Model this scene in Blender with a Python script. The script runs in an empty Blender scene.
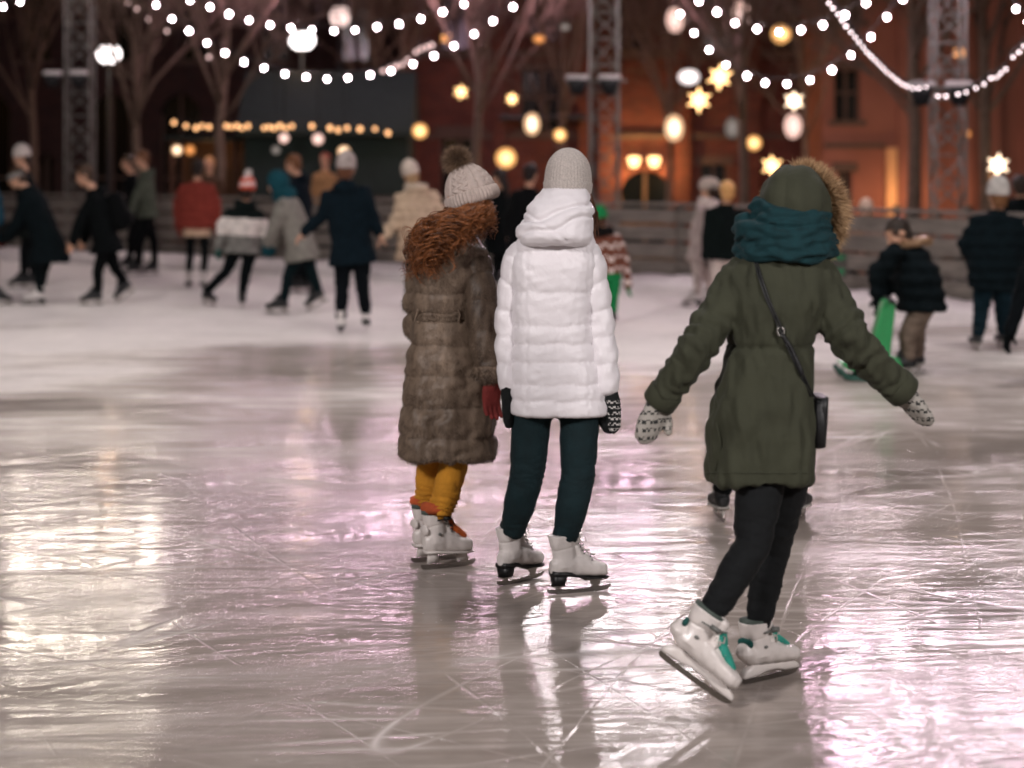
import bpy, math, random
import numpy as np
from mathutils import Vector, Matrix

random.seed(7)
RNG = np.random.default_rng(7)
scene = bpy.context.scene
COL = scene.collection
F, CX, HY, CAMH = 2000.0, 512.0, 165.0, 1.6        # lens in pixels, horizon row and eye height measured from the photograph


def A(*v):
    return np.array(v, dtype=float)


def at(px, py, d):
    """A measured picture point at a chosen real distance, in metres."""
    return A((px - CX) / F * d, d, CAMH - (py - HY) / F * d)


def unit(v):
    v = np.asarray(v, float)
    return v / max(1e-9, np.linalg.norm(v))


def lin(hexs):
    c = [int(hexs[i:i + 2], 16) / 255 for i in (0, 2, 4)]
    return tuple(x / 12.92 if x <= 0.04045 else ((x + 0.055) / 1.055) ** 2.4 for x in c) + (1.0,)


# ------------------------------------------------------------------ mesh helpers
class MB:
    def __init__(self):
        self.v, self.f, self.m = [], [], []

    def add(self, verts, faces, mat=0):
        o = len(self.v)
        self.v.extend([tuple(map(float, p)) for p in verts])
        self.f.extend([tuple(i + o for i in f) for f in faces])
        self.m.extend([mat] * len(faces))

    def rings(self, rings, cap=True, mat=0, closed=False):
        n = len(rings[0])
        o = len(self.v)
        for r in rings:
            self.v.extend([tuple(map(float, p)) for p in r])
        R = len(rings)
        for i in range(R if closed else R - 1):
            a, b = o + i * n, o + ((i + 1) % R) * n
            for k in range(n):
                k2 = (k + 1) % n
                self.f.append((a + k, a + k2, b + k2, b + k)); self.m.append(mat)
        if cap and not closed:
            self.f.append(tuple(o + k for k in range(n - 1, -1, -1))); self.m.append(mat)
            self.f.append(tuple(o + (R - 1) * n + k for k in range(n))); self.m.append(mat)

    def loft(self, specs, n=28, cap=True, mat=0):
        """specs: (centre, side vector, depth vector, half width, half depth, superellipse exponent)"""
        rs = []
        for c, s, d, a, b, e in specs:
            r = []
            for k in range(n):
                t = 2 * math.pi * k / n
                ct, st = math.cos(t), math.sin(t)
                r.append(c + s * (a * math.copysign(abs(ct) ** (2 / e), ct)) + d * (b * math.copysign(abs(st) ** (2 / e), st)))
            rs.append(r)
        self.rings(rs, cap, mat)

    def tube(self, pts, radii, n=14, mat=0, cap=True, ref=None, flat=1.0, round_ends=True):
        pts = [np.asarray(p, float) for p in pts]
        if not hasattr(radii, '__len__'):
            radii = [radii] * len(pts)
        radii = list(radii)
        if round_ends and cap:
            d0, d1 = unit(pts[0] - pts[1]), unit(pts[-1] - pts[-2])
            r0, r1 = radii[0], radii[-1]
            pts = [pts[0] + d0 * r0 * .95, pts[0] + d0 * r0 * .6] + pts + [pts[-1] + d1 * r1 * .6, pts[-1] + d1 * r1 * .95]
            radii = [r0 * .25, r0 * .8] + radii + [r1 * .8, r1 * .25]
        rs = []
        u = None
        for i, p in enumerate(pts):
            t = unit(pts[min(i + 1, len(pts) - 1)] - pts[max(i - 1, 0)])
            if u is None:
                g = A(0, 0, 1) if ref is None else ref
                if abs(np.dot(g, t)) > .95:
                    g = A(1, 0, 0) if abs(t[0]) < .9 else A(0, 1, 0)
                u = unit(np.cross(g, t))
            else:
                u = unit(u - t * np.dot(u, t))
            w = np.cross(t, u)
            rs.append([p + u * (radii[i] * math.cos(2 * math.pi * k / n)) + w * (radii[i] * flat * math.sin(2 * math.pi * k / n)) for k in range(n)])
        self.rings(rs, cap, mat)

    def ell(self, c, r, fr=None, n=18, m=12, mat=0):
        c = np.asarray(c, float)
        fr = np.eye(3) if fr is None else fr       # rows: axes
        rs = []
        for j in range(1, m):
            ph = math.pi * j / m
            rs.append([c + fr[0] * (r[0] * math.sin(ph) * math.cos(2 * math.pi * k / n)) + fr[1] * (r[1] * math.sin(ph) * math.sin(2 * math.pi * k / n))
                       + fr[2] * (-r[2] * math.cos(ph)) for k in range(n)])
        o = len(self.v)
        self.rings(rs, False, mat)
        a, b = len(self.v), len(self.v) + 1
        self.v.append(tuple(c - fr[2] * r[2])); self.v.append(tuple(c + fr[2] * r[2]))
        for k in range(n):
            k2 = (k + 1) % n
            self.f.append((o + k2, o + k, a)); self.m.append(mat)
            l = o + (m - 2) * n
            self.f.append((l + k, l + k2, b)); self.m.append(mat)

    def box(self, lo, hi, mat=0, fr=None, org=None):
        x0, y0, z0 = lo; x1, y1, z1 = hi
        v = [A(x0, y0, z0), A(x1, y0, z0), A(x1, y1, z0), A(x0, y1, z0), A(x0, y0, z1), A(x1, y0, z1), A(x1, y1, z1), A(x0, y1, z1)]
        if fr is not None:
            v = [np.asarray(org) + fr[0] * p[0] + fr[1] * p[1] + fr[2] * p[2] for p in v]
        self.add(v, [(0, 3, 2, 1), (4, 5, 6, 7), (0, 1, 5, 4), (1, 2, 6, 5), (2, 3, 7, 6), (3, 0, 4, 7)], mat)

    def prism(self, poly, thick, fr, org, mat=0):
        """poly in the plane of fr[0], fr[2]; thickness along fr[1]"""
        n = len(poly)
        v = [org + fr[0] * x + fr[2] * z - fr[1] * (thick / 2) for x, z in poly] + [org + fr[0] * x + fr[2] * z + fr[1] * (thick / 2) for x, z in poly]
        self.add(v, [tuple(range(n)), tuple(range(2 * n - 1, n - 1, -1))] + [(i, i + n, (i + 1) % n + n, (i + 1) % n) for i in range(n)], mat)

    def join(self, other, mat=None):
        o = len(self.v)
        self.v.extend(other.v)
        self.f.extend([tuple(i + o for i in f) for f in other.f])
        self.m.extend(other.m if mat is None else [mat] * len(other.f))

    def add_mesh(self, me, mat=0):
        self.add([tuple(v.co) for v in me.vertices], [tuple(p.vertices) for p in me.polygons], mat)

    def mesh(self, name, mats=(), smooth=True):
        me = bpy.data.meshes.new(name)
        me.from_pydata(self.v, [], self.f)
        for mt in mats:
            me.materials.append(mt)
        if len(mats) > 1:
            me.polygons.foreach_set('material_index', self.m)
        if smooth:
            me.polygons.foreach_set('use_smooth', [True] * len(me.polygons))
        me.update()
        return me


def remesh(mb, voxel, smooth=3):
    me = mb.mesh('remesh_source', smooth=False)
    ob = bpy.data.objects.new('remesh_source', me)
    COL.objects.link(ob)
    m = ob.modifiers.new('r', 'REMESH'); m.mode = 'VOXEL'; m.voxel_size = voxel
    if smooth:
        s = ob.modifiers.new('s', 'SMOOTH'); s.factor = .5; s.iterations = smooth
    dg = bpy.context.evaluated_depsgraph_get()
    out = bpy.data.meshes.new_from_object(ob.evaluated_get(dg))
    bpy.data.objects.remove(ob); bpy.data.meshes.remove(me)
    out.materials.clear()
    out.polygons.foreach_set('use_smooth', [True] * len(out.polygons))
    return out


def cos_of(me):
    a = np.empty(len(me.vertices) * 3); me.vertices.foreach_get('co', a)
    return a.reshape(-1, 3)


def nor_of(me):
    a = np.empty(len(me.vertices) * 3); me.vertices.foreach_get('normal', a)
    return a.reshape(-1, 3)


def set_cos(me, v):
    me.vertices.foreach_set('co', v.ravel()); me.update()


class Wave:
    """smooth random field: a sum of sines in random directions"""
    def __init__(self, wl, n=10, stretch=(1, 1, 1), seed=1):
        r = np.random.default_rng(seed)
        d = r.normal(size=(n, 3)); d /= np.linalg.norm(d, axis=1)[:, None]
        self.k = d * (2 * math.pi / wl) * r.uniform(.6, 1.5, size=(n, 1)) / np.array(stretch)
        self.p = r.uniform(0, 6.28, n)

    def __call__(self, v):
        return np.sin(v @ self.k.T + self.p).sum(1) / math.sqrt(len(self.p))


def displace(me, fn):
    v, n = cos_of(me), nor_of(me)
    set_cos(me, v + n * fn(v, n)[:, None])


def link(name, me, parent=None, mats=None):
    if mats is not None:
        me.materials.clear()
        for m in mats:
            me.materials.append(m)
    ob = bpy.data.objects.new(name, me)
    me.name = name
    COL.objects.link(ob)
    if parent is not None:
        ob.parent = parent
    return ob


def tag(o, label=None, cat=None, group=None, kind=None):
    if label: o['label'] = label
    if cat: o['category'] = cat
    if group: o['group'] = group
    if kind: o['kind'] = kind
    return o


def empty(name, loc, label, cat, group=None):
    o = bpy.data.objects.new(name, None)
    COL.objects.link(o)
    o.location = tuple(loc)
    o.empty_display_size = .2
    return tag(o, label, cat, group)


def part(name, me, root, mats):
    """link a mesh authored in world metres under a thing standing at root.location"""
    p = root
    off = A(0, 0, 0)
    while p is not None:
        off = off + A(*p.location); p = p.parent
    if off.any():
        set_cos(me, cos_of(me) - off)
    return link(name, me, root, mats)


# ------------------------------------------------------------------ materials
def mat(name):
    m = bpy.data.materials.new(name); m.use_nodes = True
    nt = m.node_tree
    b = nt.nodes['Principled BSDF']
    return m, nt, b


def N(nt, typ, **kw):
    n = nt.nodes.new(typ)
    for k, v in kw.items():
        if k in n.inputs.keys():
            n.inputs[k].default_value = v
        else:
            setattr(n, k, v)
    return n


def L(nt, a, b):
    nt.links.new(a, b)


def ramp(nt, src, stops):
    r = nt.nodes.new('ShaderNodeValToRGB')
    e = r.color_ramp.elements
    while len(e) < len(stops):
        e.new(.5)
    for i, (p, c) in enumerate(stops):
        e[i].position = p
        e[i].color = c if hasattr(c, '__len__') else (c, c, c, 1)
    L(nt, src, r.inputs[0])
    return r


def scale_c(c, k):
    return tuple(min(1, x * k) for x in c[:3]) + (1,)


def cloth(name, hexc, rough=.85, var=.25, scale=18, weave=900, bump=.25, sheen=.02, wrinkle=.5, wscale=14):
    m, nt, b = mat(name)
    c = lin(hexc)
    tc = N(nt, 'ShaderNodeTexCoord')
    n1 = N(nt, 'ShaderNodeTexNoise', Scale=scale, Detail=5.0)
    L(nt, tc.outputs['Object'], n1.inputs['Vector'])
    r = ramp(nt, n1.outputs[0], [(.3, scale_c(c, 1 - var)), (.7, scale_c(c, 1 + var))])
    L(nt, r.outputs[0], b.inputs['Base Color'])
    b.inputs['Roughness'].default_value = rough
    b.inputs['Sheen Weight'].default_value = sheen
    b.inputs['Specular IOR Level'].default_value = .3
    n2 = N(nt, 'ShaderNodeTexNoise', Scale=weave, Detail=1.0)
    n3 = N(nt, 'ShaderNodeTexNoise', Scale=wscale, Detail=3.0, Distortion=1.2)
    L(nt, tc.outputs['Object'], n2.inputs['Vector']); L(nt, tc.outputs['Object'], n3.inputs['Vector'])
    b1 = N(nt, 'ShaderNodeBump', Strength=bump, Distance=.002)
    b2 = N(nt, 'ShaderNodeBump', Strength=wrinkle, Distance=.012)
    L(nt, n2.outputs[0], b1.inputs['Height']); L(nt, n3.outputs[0], b2.inputs['Height'])
    L(nt, b1.outputs[0], b2.inputs['Normal']); L(nt, b2.outputs[0], b.inputs['Normal'])
    return m


def plain(name, hexc, rough=.5, metal=0.0, var=.12, scale=30, bump=.08, coat=0.0):
    m, nt, b = mat(name)
    c = lin(hexc)
    tc = N(nt, 'ShaderNodeTexCoord')
    n1 = N(nt, 'ShaderNodeTexNoise', Scale=scale, Detail=4.0)
    L(nt, tc.outputs['Object'], n1.inputs['Vector'])
    r = ramp(nt, n1.outputs[0], [(.3, scale_c(c, 1 - var)), (.7, scale_c(c, 1 + var))])
    L(nt, r.outputs[0], b.inputs['Base Color'])
    b.inputs['Roughness'].default_value = rough
    b.inputs['Metallic'].default_value = metal
    b.inputs['Coat Weight'].default_value = coat
    bp = N(nt, 'ShaderNodeBump', Strength=bump, Distance=.01)
    L(nt, n1.outputs[0], bp.inputs['Height']); L(nt, bp.outputs[0], b.inputs['Normal'])
    return m


def strand_mat(name, dark, light, rough=.5, nap=None):
    """hair and fur: every strand its own shade"""
    m, nt, b = mat(name)
    g = N(nt, 'ShaderNodeNewGeometry')
    tc = N(nt, 'ShaderNodeTexCoord')
    n1 = N(nt, 'ShaderNodeTexNoise', Scale=16.0 if nap is None else 1.0, Detail=3.0)
    mp = N(nt, 'ShaderNodeMapping'); mp.inputs['Scale'].default_value = nap or (1, 1, 1)
    L(nt, tc.outputs['Object'], mp.inputs['Vector']); L(nt, mp.outputs[0], n1.inputs['Vector'])
    mx = N(nt, 'ShaderNodeMath', operation='MULTIPLY_ADD')
    L(nt, g.outputs['Random Per Island'], mx.inputs[0]); mx.inputs[1].default_value = .45
    sb = N(nt, 'ShaderNodeMath', operation='MULTIPLY')
    L(nt, n1.outputs[0], sb.inputs[0]); sb.inputs[1].default_value = .55
    L(nt, sb.outputs[0], mx.inputs[2])
    r = ramp(nt, mx.outputs[0], [(.2, lin(dark)), (.75, lin(light))])
    L(nt, r.outputs[0], b.inputs['Base Color'])
    b.inputs['Roughness'].default_value = rough
    b.inputs['Specular IOR Level'].default_value = .3
    return m


def glow(name, col, strength):
    m = bpy.data.materials.new(name); m.use_nodes = True
    nt = m.node_tree
    nt.nodes.clear()
    o = N(nt, 'ShaderNodeOutputMaterial')
    e = N(nt, 'ShaderNodeEmission', Color=tuple(col) + (1,), Strength=strength)
    L(nt, e.outputs[0], o.inputs[0])
    return m


def skin_mat(name, hexc):
    m, nt, b = mat(name)
    c = lin(hexc)
    tc = N(nt, 'ShaderNodeTexCoord')
    n1 = N(nt, 'ShaderNodeTexNoise', Scale=30.0, Detail=4.0)
    L(nt, tc.outputs['Object'], n1.inputs['Vector'])
    r = ramp(nt, n1.outputs[0], [(.3, scale_c(c, .88)), (.7, scale_c(c, 1.1))])
    L(nt, r.outputs[0], b.inputs['Base Color'])
    b.inputs['Roughness'].default_value = .55
    b.inputs['Subsurface Weight'].default_value = .1
    b.inputs['Subsurface Radius'].default_value = (.01, .004, .002)
    return m


def knit_pattern(name, base, dark, sc=60):
    """nordic style knit: rows of small stepped dark figures between plain rows on a pale ground"""
    m, nt, b = mat(name)
    tc = N(nt, 'ShaderNodeTexCoord')
    nz = N(nt, 'ShaderNodeTexNoise', Scale=sc * .35, Detail=1.0)
    L(nt, tc.outputs['Object'], nz.inputs['Vector'])
    ad = N(nt, 'ShaderNodeMix', data_type='VECTOR'); ad.inputs['Factor'].default_value = .012
    L(nt, tc.outputs['Object'], ad.inputs['A']); L(nt, nz.outputs['Color'], ad.inputs['B'])
    ck = N(nt, 'ShaderNodeTexChecker', Scale=sc * 1.1)
    L(nt, ad.outputs['Result'], ck.inputs['Vector'])
    wv = N(nt, 'ShaderNodeTexWave', Scale=sc * .16, Distortion=1.5); wv.inputs['Detail Scale'].default_value = 3.0
    wv.bands_direction = 'Z'
    L(nt, tc.outputs['Object'], wv.inputs['Vector'])
    mu = N(nt, 'ShaderNodeMath', operation='MULTIPLY')
    c = ramp(nt, wv.outputs[0], [(.45, 0.0), (.55, 1.0)])
    L(nt, ck.outputs['Fac'], mu.inputs[0]); L(nt, c.outputs[0], mu.inputs[1])
    r = ramp(nt, mu.outputs[0], [(.4, lin(base)), (.6, lin(dark))])
    L(nt, r.outputs[0], b.inputs['Base Color'])
    b.inputs['Roughness'].default_value = .9
    n2 = N(nt, 'ShaderNodeTexNoise', Scale=500.0)
    L(nt, tc.outputs['Object'], n2.inputs['Vector'])
    bp = N(nt, 'ShaderNodeBump', Strength=.5, Distance=.003)
    L(nt, n2.outputs[0], bp.inputs['Height']); L(nt, bp.outputs[0], b.inputs['Normal'])
    return m


M = {}
M['skin'] = skin_mat('skin', 'C99A7E')
M['lip'] = skin_mat('lips', 'A0584F')
M['eye'] = plain('eye', '1C1512', .2)
M['steel'] = plain('skate_steel', 'A9A6A2', .25, 1.0)
M['white_leather'] = plain('white_leather', 'DDD6D2', .5, 0, .07, 25, .25, .1)
M['white_plastic'] = plain('white_plastic', 'E0D8D3', .35, 0, .05, 20, .05, .15)
M['black_leather'] = plain('black_leather', '17181A', .5, 0, .2, 40, .3)
M['black_sole'] = plain('black_sole', '0E0F10', .45)
M['black_rubber'] = plain('black_rubber', '141516', .6)
M['teal_lining'] = cloth('teal_lining', '2F8C7C', wrinkle=.2)
M['dark_teal_cuff'] = cloth('dark_teal_cuff', '1E5550')
M['orange_lining'] = cloth('orange_lining', 'C8622B', wrinkle=.2)
M['dark_lace'] = cloth('dark_lace', '22282A')
M['grey_lace'] = cloth('grey_lace', 'B9B2AC')
M['grey_sock'] = cloth('grey_sock', '4C5650')
M['grey_patch'] = plain('grey_patch', '6F706C', .5)


# ------------------------------------------------------------------ skates (authored once in their own frame: x to the toe, z up, blade heel at origin)
def skate_kit(style):
    """list of (part name, mesh, materials, parent name)"""
    X, Y, Z = A(1, 0, 0), A(0, 1, 0), A(0, 0, 1)
    fr = (X, Y, Z)
    out = []
    b = MB()
    plastic = style == 'plastic'
    hock = style == 'hockey'
    w = 1.12 if plastic else 1.0
    # foot: rings across x
    base = [(-.006, .105, .020, .030), (.012, .112, .034, .042), (.05, .118, .040, .05), (.09, .118, .041, .052), (.13, .108, .043, .046),
            (.17, .096, .046, .036), (.205, .089, .046, .031), (.232, .084, .038, .026), (.25, .081, .022, .017)]
    if plastic:
        base = [(x * 1.04, z + .004, a * w, h * 1.08) for x, z, a, h in base]
    b.loft([(A(x, 0, z), Y, Z, a, h, 2.5) for x, z, a, h in base], 24)
    # shaft
    top = .285 if plastic else (.275 if not hock else .25)
    sh = [(.055, .10, .042, .055), (.058, .15, .040, .052), (.052, .19, .038, .050), (.045, .225, .041, .053), (.042, top, .046, .058)]
    b.loft([(A(x, 0, z), X, Y, bb * (1.08 if plastic else 1), a * w, 2.3) for x, z, a, bb in sh], 24)
    # tongue bulge along the instep
    b.tube([A(.10, 0, top - .005), A(.105, 0, .21), A(.12, 0, .165), A(.165, 0, .13)], [.026, .024, .024, .026], 12)
    if plastic:
        b.tube([A(.0, 0, .15), A(.0, 0, .12)], [.034, .04], 12)
    boot = remesh(b, .0045, 4)
    wv = Wave(.05, 8, seed=3)
    displace(boot, lambda v, n: wv(v) * .0012 - .003 * np.exp(-((v[:, 2] - (.205 + .25 * (v[:, 0] - .05))) / .006) ** 2) * (0 if hock else 1))
    bm = {'figure': 'white_leather', 'plastic': 'white_plastic', 'plastic_orange': 'white_plastic', 'hockey': 'black_leather'}[style if style != 'plastic_orange' else 'plastic_orange']
    out.append(('skate', boot, [M[bm]], None))
    # sole and heel
    s = MB()
    if style == 'figure':
        s.loft([(A(x, 0, z), Y, Z, a, h, 3) for x, z, a, h in [(-.004, .078, .030, .012), (.03, .078, .040, .012), (.075, .075, .040, .011), (.10, .066, .036, .006), (.15, .058, .045, .005), (.20, .056, .046, .005), (.24, .055, .034, .005), (.252, .056, .02, .004)]], 20)
        s.loft([(A(.028, 0, .034), X, Y, .026, .028, 3.5), (A(.03, 0, .07), X, Y, .034, .037, 3.5)], 20)
        out.append(('sole', s.mesh('sole', [M['black_sole']]), None, 'skate'))
    elif plastic:
        s.loft([(A(x, 0, z), Y, Z, a, h, 3.2) for x, z, a, h in [(-.02, .03, .012, .006), (-.01, .038, .018, .016), (.03, .05, .022, .026), (.06, .046, .016, .02), (.10, .05, .014, .014), (.15, .05, .016, .014), (.19, .046, .02, .02), (.23, .042, .02, .018), (.262, .034, .013, .01), (.27, .03, .008, .005)]], 20)
        out.append(('blade_holder', s.mesh('blade_holder', [M['white_plastic']]), None, 'skate'))
    else:
        s.loft([(A(x, 0, z), Y, Z, a, h, 3) for x, z, a, h in [(-.004, .068, .03, .006), (.05, .068, .042, .006), (.12, .062, .042, .006), (.2, .058, .046, .005), (.25, .058, .022, .004)]], 20)
        s.loft([(A(.04, 0, .022), X, Y, .03, .006, 2.5), (A(.045, 0, .066), X, Y, .03, .022, 2.5)], 16)
        s.loft([(A(.2, 0, .022), X, Y, .03, .006, 2.5), (A(.195, 0, .06), X, Y, .03, .022, 2.5)], 16)
        out.append(('blade_holder', s.mesh('blade_holder', [M['grey_lace' if hock else 'white_plastic']]), None, 'skate'))
    # blade
    k = MB()
    zt = .028 if style == 'figure' else .03
    outl = [(-.022, .012), (-.012, .003), (.02, .0005), (.12, 0), (.22, .001), (.255, .006), (.272, .018), (.268, .026), (.25, zt - .006), (.12, zt - .012), (.0, zt - .010), (-.02, zt - .008)]
    k.prism(outl, .0045, fr, A(0, 0, 0))
    if style == 'figure':
        for x0, x1, xa, xb in ((.012, .05, .016, .042), (.165, .235, .185, .21)):
            k.prism([(xa, .018), (xb, .018), (x1, .054), (x0, .054)], .005, fr, A(0, 0, 0))
        k.box((-.004, -.022, .0295), (.062, .022, .0335)); k.box((.14, -.026, .0465), (.24, .026, .0505))
    out.append(('blade', k.mesh('blade', [M['steel']], smooth=False), None, 'skate'))
    # lining and laces
    def lace_tubes(mat_, n=5, r=.0024, z0=.15, z1=None):
        l = MB()
        z1 = z1 or top - .02
        for i in range(n):
            q = i / (n - 1)
            zc = z0 + (z1 - z0) * q
            xc = .168 - .055 * min(1, q * 1.35)
            if q < .4: xc += .012 * (1 - q / .4)
            for sgn in (-1, 1):
                l.tube([A(xc - .012, -.022 * sgn, zc), A(xc + .016, 0, zc + .006), A(xc - .012, .022 * sgn, zc + .015)], r, 6)
        for sgn in (-1, 1):
            l.tube([A(.112, .008 * sgn, z1), A(.135, .02 * sgn, z1 + .012), A(.142, .03 * sgn, z1 - .012), A(.122, .02 * sgn, z1 - .03)], r, 6)
            l.tube([A(.115, .01 * sgn, z1), A(.134, .026 * sgn, z1 - .03), A(.128, .03 * sgn, z1 - .06)], r, 6)
        return l
    if style == 'figure':
        out.append(('laces', lace_tubes(None).mesh('laces', [M['grey_lace']]), None, 'skate'))
        h = MB()
        for sgn in (-1, 1):
            for q in range(7):
                h.ell(A(.152 - q * .0085 + (.02 if q < 2 else 0), .031 * sgn, .135 + .019 * q), (.004, .003, .004), n=8, m=6)
        out.append(('lace_hooks', h.mesh('lace_hooks', [M['dark_lace']]), None, 'skate'))
    elif hock:
        out.append(('laces', lace_tubes(None).mesh('laces', [M['dark_lace']]), None, 'skate'))
    else:
        t = MB()
        t.tube([A(.112, 0, top - .035), A(.128, 0, .215), A(.14, 0, .182), A(.172, 0, .152), A(.205, 0, .128)], [.016, .021, .025, .025, .018], 14)
        out.append(('tongue', remesh(t, .004, 2), [M['teal_lining' if style == 'plastic' else 'orange_lining']], 'skate'))
        l = lace_tubes(None, 6, .003, .145, .22)
        out.append(('laces', l.mesh('laces', [M['grey_lace' if style == 'plastic' else 'dark_lace']]), None, 'skate'))
        # cuff buckle, strap, hinge rivets
        u = MB()
        u.tube([A(.05, -.052, .235), A(.105, -.05, .243), A(.126, 0, .25), A(.105, .05, .243), A(.05, .052, .235)], .009, 8, flat=.5)
        u.box((.075, -.062, .232), (.112, -.05, .256)); u.box((.082, -.066, .238), (.105, -.06, .25))
        u.box((.075, .05, .232), (.112, .062, .256))
        out.append(('buckle_strap', u.mesh('buckle_strap', [M['black_rubber' if style != 'plastic' else 'grey_patch']]), None, 'skate'))
        for sgn in (-1, 1):
            rv = MB()
            rv.ell(A(.058, .047 * sgn, .155), (.009, .004, .009), n=12, m=8)
            out.append(('hinge_rivet', rv.mesh('hinge_rivet', [M['grey_patch']]), None, 'skate'))
        cu = MB()
        cu.ell(A(-.002, 0, .175), (.013, .041, .03))
        out.append(('heel_insert', remesh(cu, .004, 2), [M['dark_teal_cuff' if style == 'plastic' else 'white_plastic']], 'skate'))
        tp = MB()
        tp.loft([(A(.043, 0, top - .012), X, Y, .058, .046, 2.3), (A(.043, 0, top + .014), X, Y, .06, .048, 2.3)], 24)
        out.append(('padded_cuff', tp.mesh('padded_cuff', [M['grey_sock']]), None, 'skate'))
    for _, me, _, _ in out:      # a low ankle: everything above the instep is drawn in
        v = cos_of(me)
        v[:, 2] = np.where(v[:, 2] > .1, .1 + (v[:, 2] - .1) * .68, v[:, 2])
        set_cos(me, v)
    return out


KITS = {}


def add_skate(root, style, heel, yaw, pitch=0.0, roll=0.0, k=1.0, kz=1.0):
    """heel: world point of the blade's heel; angles in degrees; pitch > 0 lifts the heel"""
    first = style not in KITS
    if first:
        KITS[style] = skate_kit(style)
    rot = Matrix.Rotation(math.radians(yaw), 4, 'Z') @ Matrix.Rotation(math.radians(pitch), 4, 'Y') @ Matrix.Rotation(math.radians(roll), 4, 'X')
    holder = None
    for nm, me, mats, par in KITS[style]:
        ob = bpy.data.objects.new(nm, me)
        if mats and not me.materials:
            for m_ in mats: me.materials.append(m_)
        COL.objects.link(ob)
        if par is None:
            holder = ob
            ob.parent = root
            ob.matrix_basis = Matrix.Translation(Vector(tuple(np.asarray(heel) - A(*root.location)))) @ rot @ Matrix.Diagonal((k, k, k * kz, 1))
        else:
            ob.parent = holder
    return holder


def foot_frame(yaw, pitch=0.0, roll=0.0):
    r = (Matrix.Rotation(math.radians(yaw), 3, 'Z') @ Matrix.Rotation(math.radians(pitch), 3, 'Y') @ Matrix.Rotation(math.radians(roll), 3, 'X'))
    return np.array(r)


# ------------------------------------------------------------------ people
def head_frame(yaw, up=(0, 0, 1)):
    u = unit(up)
    f = A(math.cos(math.radians(yaw)), math.sin(math.radians(yaw)), 0)
    f = unit(f - u * np.dot(f, u))
    s = np.cross(f, u)
    return np.array([s, f, u])          # side (person's right), forward, up


def head_pieces(b, c, fr, k=1.0):
    s, f, u = fr
    b.ell(c + (u * .03 - f * .008) * k, (.074 * k, .093 * k, .084 * k), fr)
    b.ell(c + (-u * .03 + f * .022) * k, (.06 * k, .066 * k, .082 * k), fr)
    b.ell(c + (-u * .088 + f * .058) * k, (.028 * k, .026 * k, .022 * k), fr)
    b.ell(c + (u * .03 + f * .074) * k, (.046 * k, .016 * k, .012 * k), fr)
    b.tube([c + (u * .016 + f * .084) * k, c + (-u * .012 + f * .098) * k, c + (-u * .03 + f * .104) * k], [.008 * k, .010 * k, .013 * k], 10)
    for g in (-1, 1):
        b.ell(c + (s * .038 * g - u * .02 + f * .066) * k, (.02 * k, .018 * k, .02 * k), fr)
        b.ell(c + (s * .074 * g - f * .008 - u * .004) * k, (.010 * k, .020 * k, .031 * k), fr)


def face_extras(b, c, fr, k=1.0):
    s, f, u = fr
    for g in (-1, 1):
        b.ell(c + (s * .031 * g + f * .081 + u * .008) * k, (.012 * k, .009 * k, .007 * k), fr, 10, 8, 2)
    b.ell(c + (-u * .056 + f * .087) * k, (.022 * k, .008 * k, .005 * k), fr, 12, 8, 1)
    b.ell(c + (-u * .064 + f * .086) * k, (.019 * k, .008 * k, .006 * k), fr, 12, 8, 1)


def hand_pieces(b, wr, d, thumb_side, k=1.0, curl=.35, grow=0.0):
    """palm, four unequal bent fingers and a thumb leaving the side of the palm"""
    d = unit(d)
    t = unit(thumb_side - d * np.dot(thumb_side, d))      # across the palm towards the thumb
    nrm = np.cross(d, t)                                   # palm normal
    g = grow
    b.tube([wr - d * .03 * k, wr + d * .012 * k], [(.027 + g) * k, (.029 + g) * k], 12)
    b.loft([(wr + d * x * k, t, nrm, (a + g) * k, (h + g) * k, 2.4) for x, a, h in ((.0, .027, .019), (.03, .037, .019), (.065, .042, .016), (.092, .039, .012))], 16)
    for i, (off, ln) in enumerate(((.031, .070), (.010, .078), (-.011, .072), (-.031, .056))):
        p0 = wr + (d * .08 + t * off) * k
        sp = unit(d + t * off * 2.2)
        c1 = unit(sp + nrm * curl * .5); c2 = unit(sp + nrm * curl * 1.5); c3 = unit(sp * .7 + nrm * curl * 2.3)
        p1 = p0 + c1 * ln * .45 * k; p2 = p1 + c2 * ln * .32 * k; p3 = p2 + c3 * ln * .25 * k
        r = (.0086 + g * .75) * k
        b.tube([p0 - sp * .01 * k, p0, p1, p2, p3], [r * 1.05, r * 1.08, r, r * .93, r * .8], 10)
    q0 = wr + (d * .022 + t * .028) * k
    q1 = q0 + unit(d * .6 + t * .8 + nrm * .3) * .042 * k
    q2 = q1 + unit(d * .9 + t * .35 + nrm * .5) * .032 * k
    b.tube([q0 - t * .012 * k, q0, q1, q2], [.013 * k + g, .014 * k + g, (.0115 + g * .7) * k, (.0095 + g * .7) * k], 10)


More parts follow.
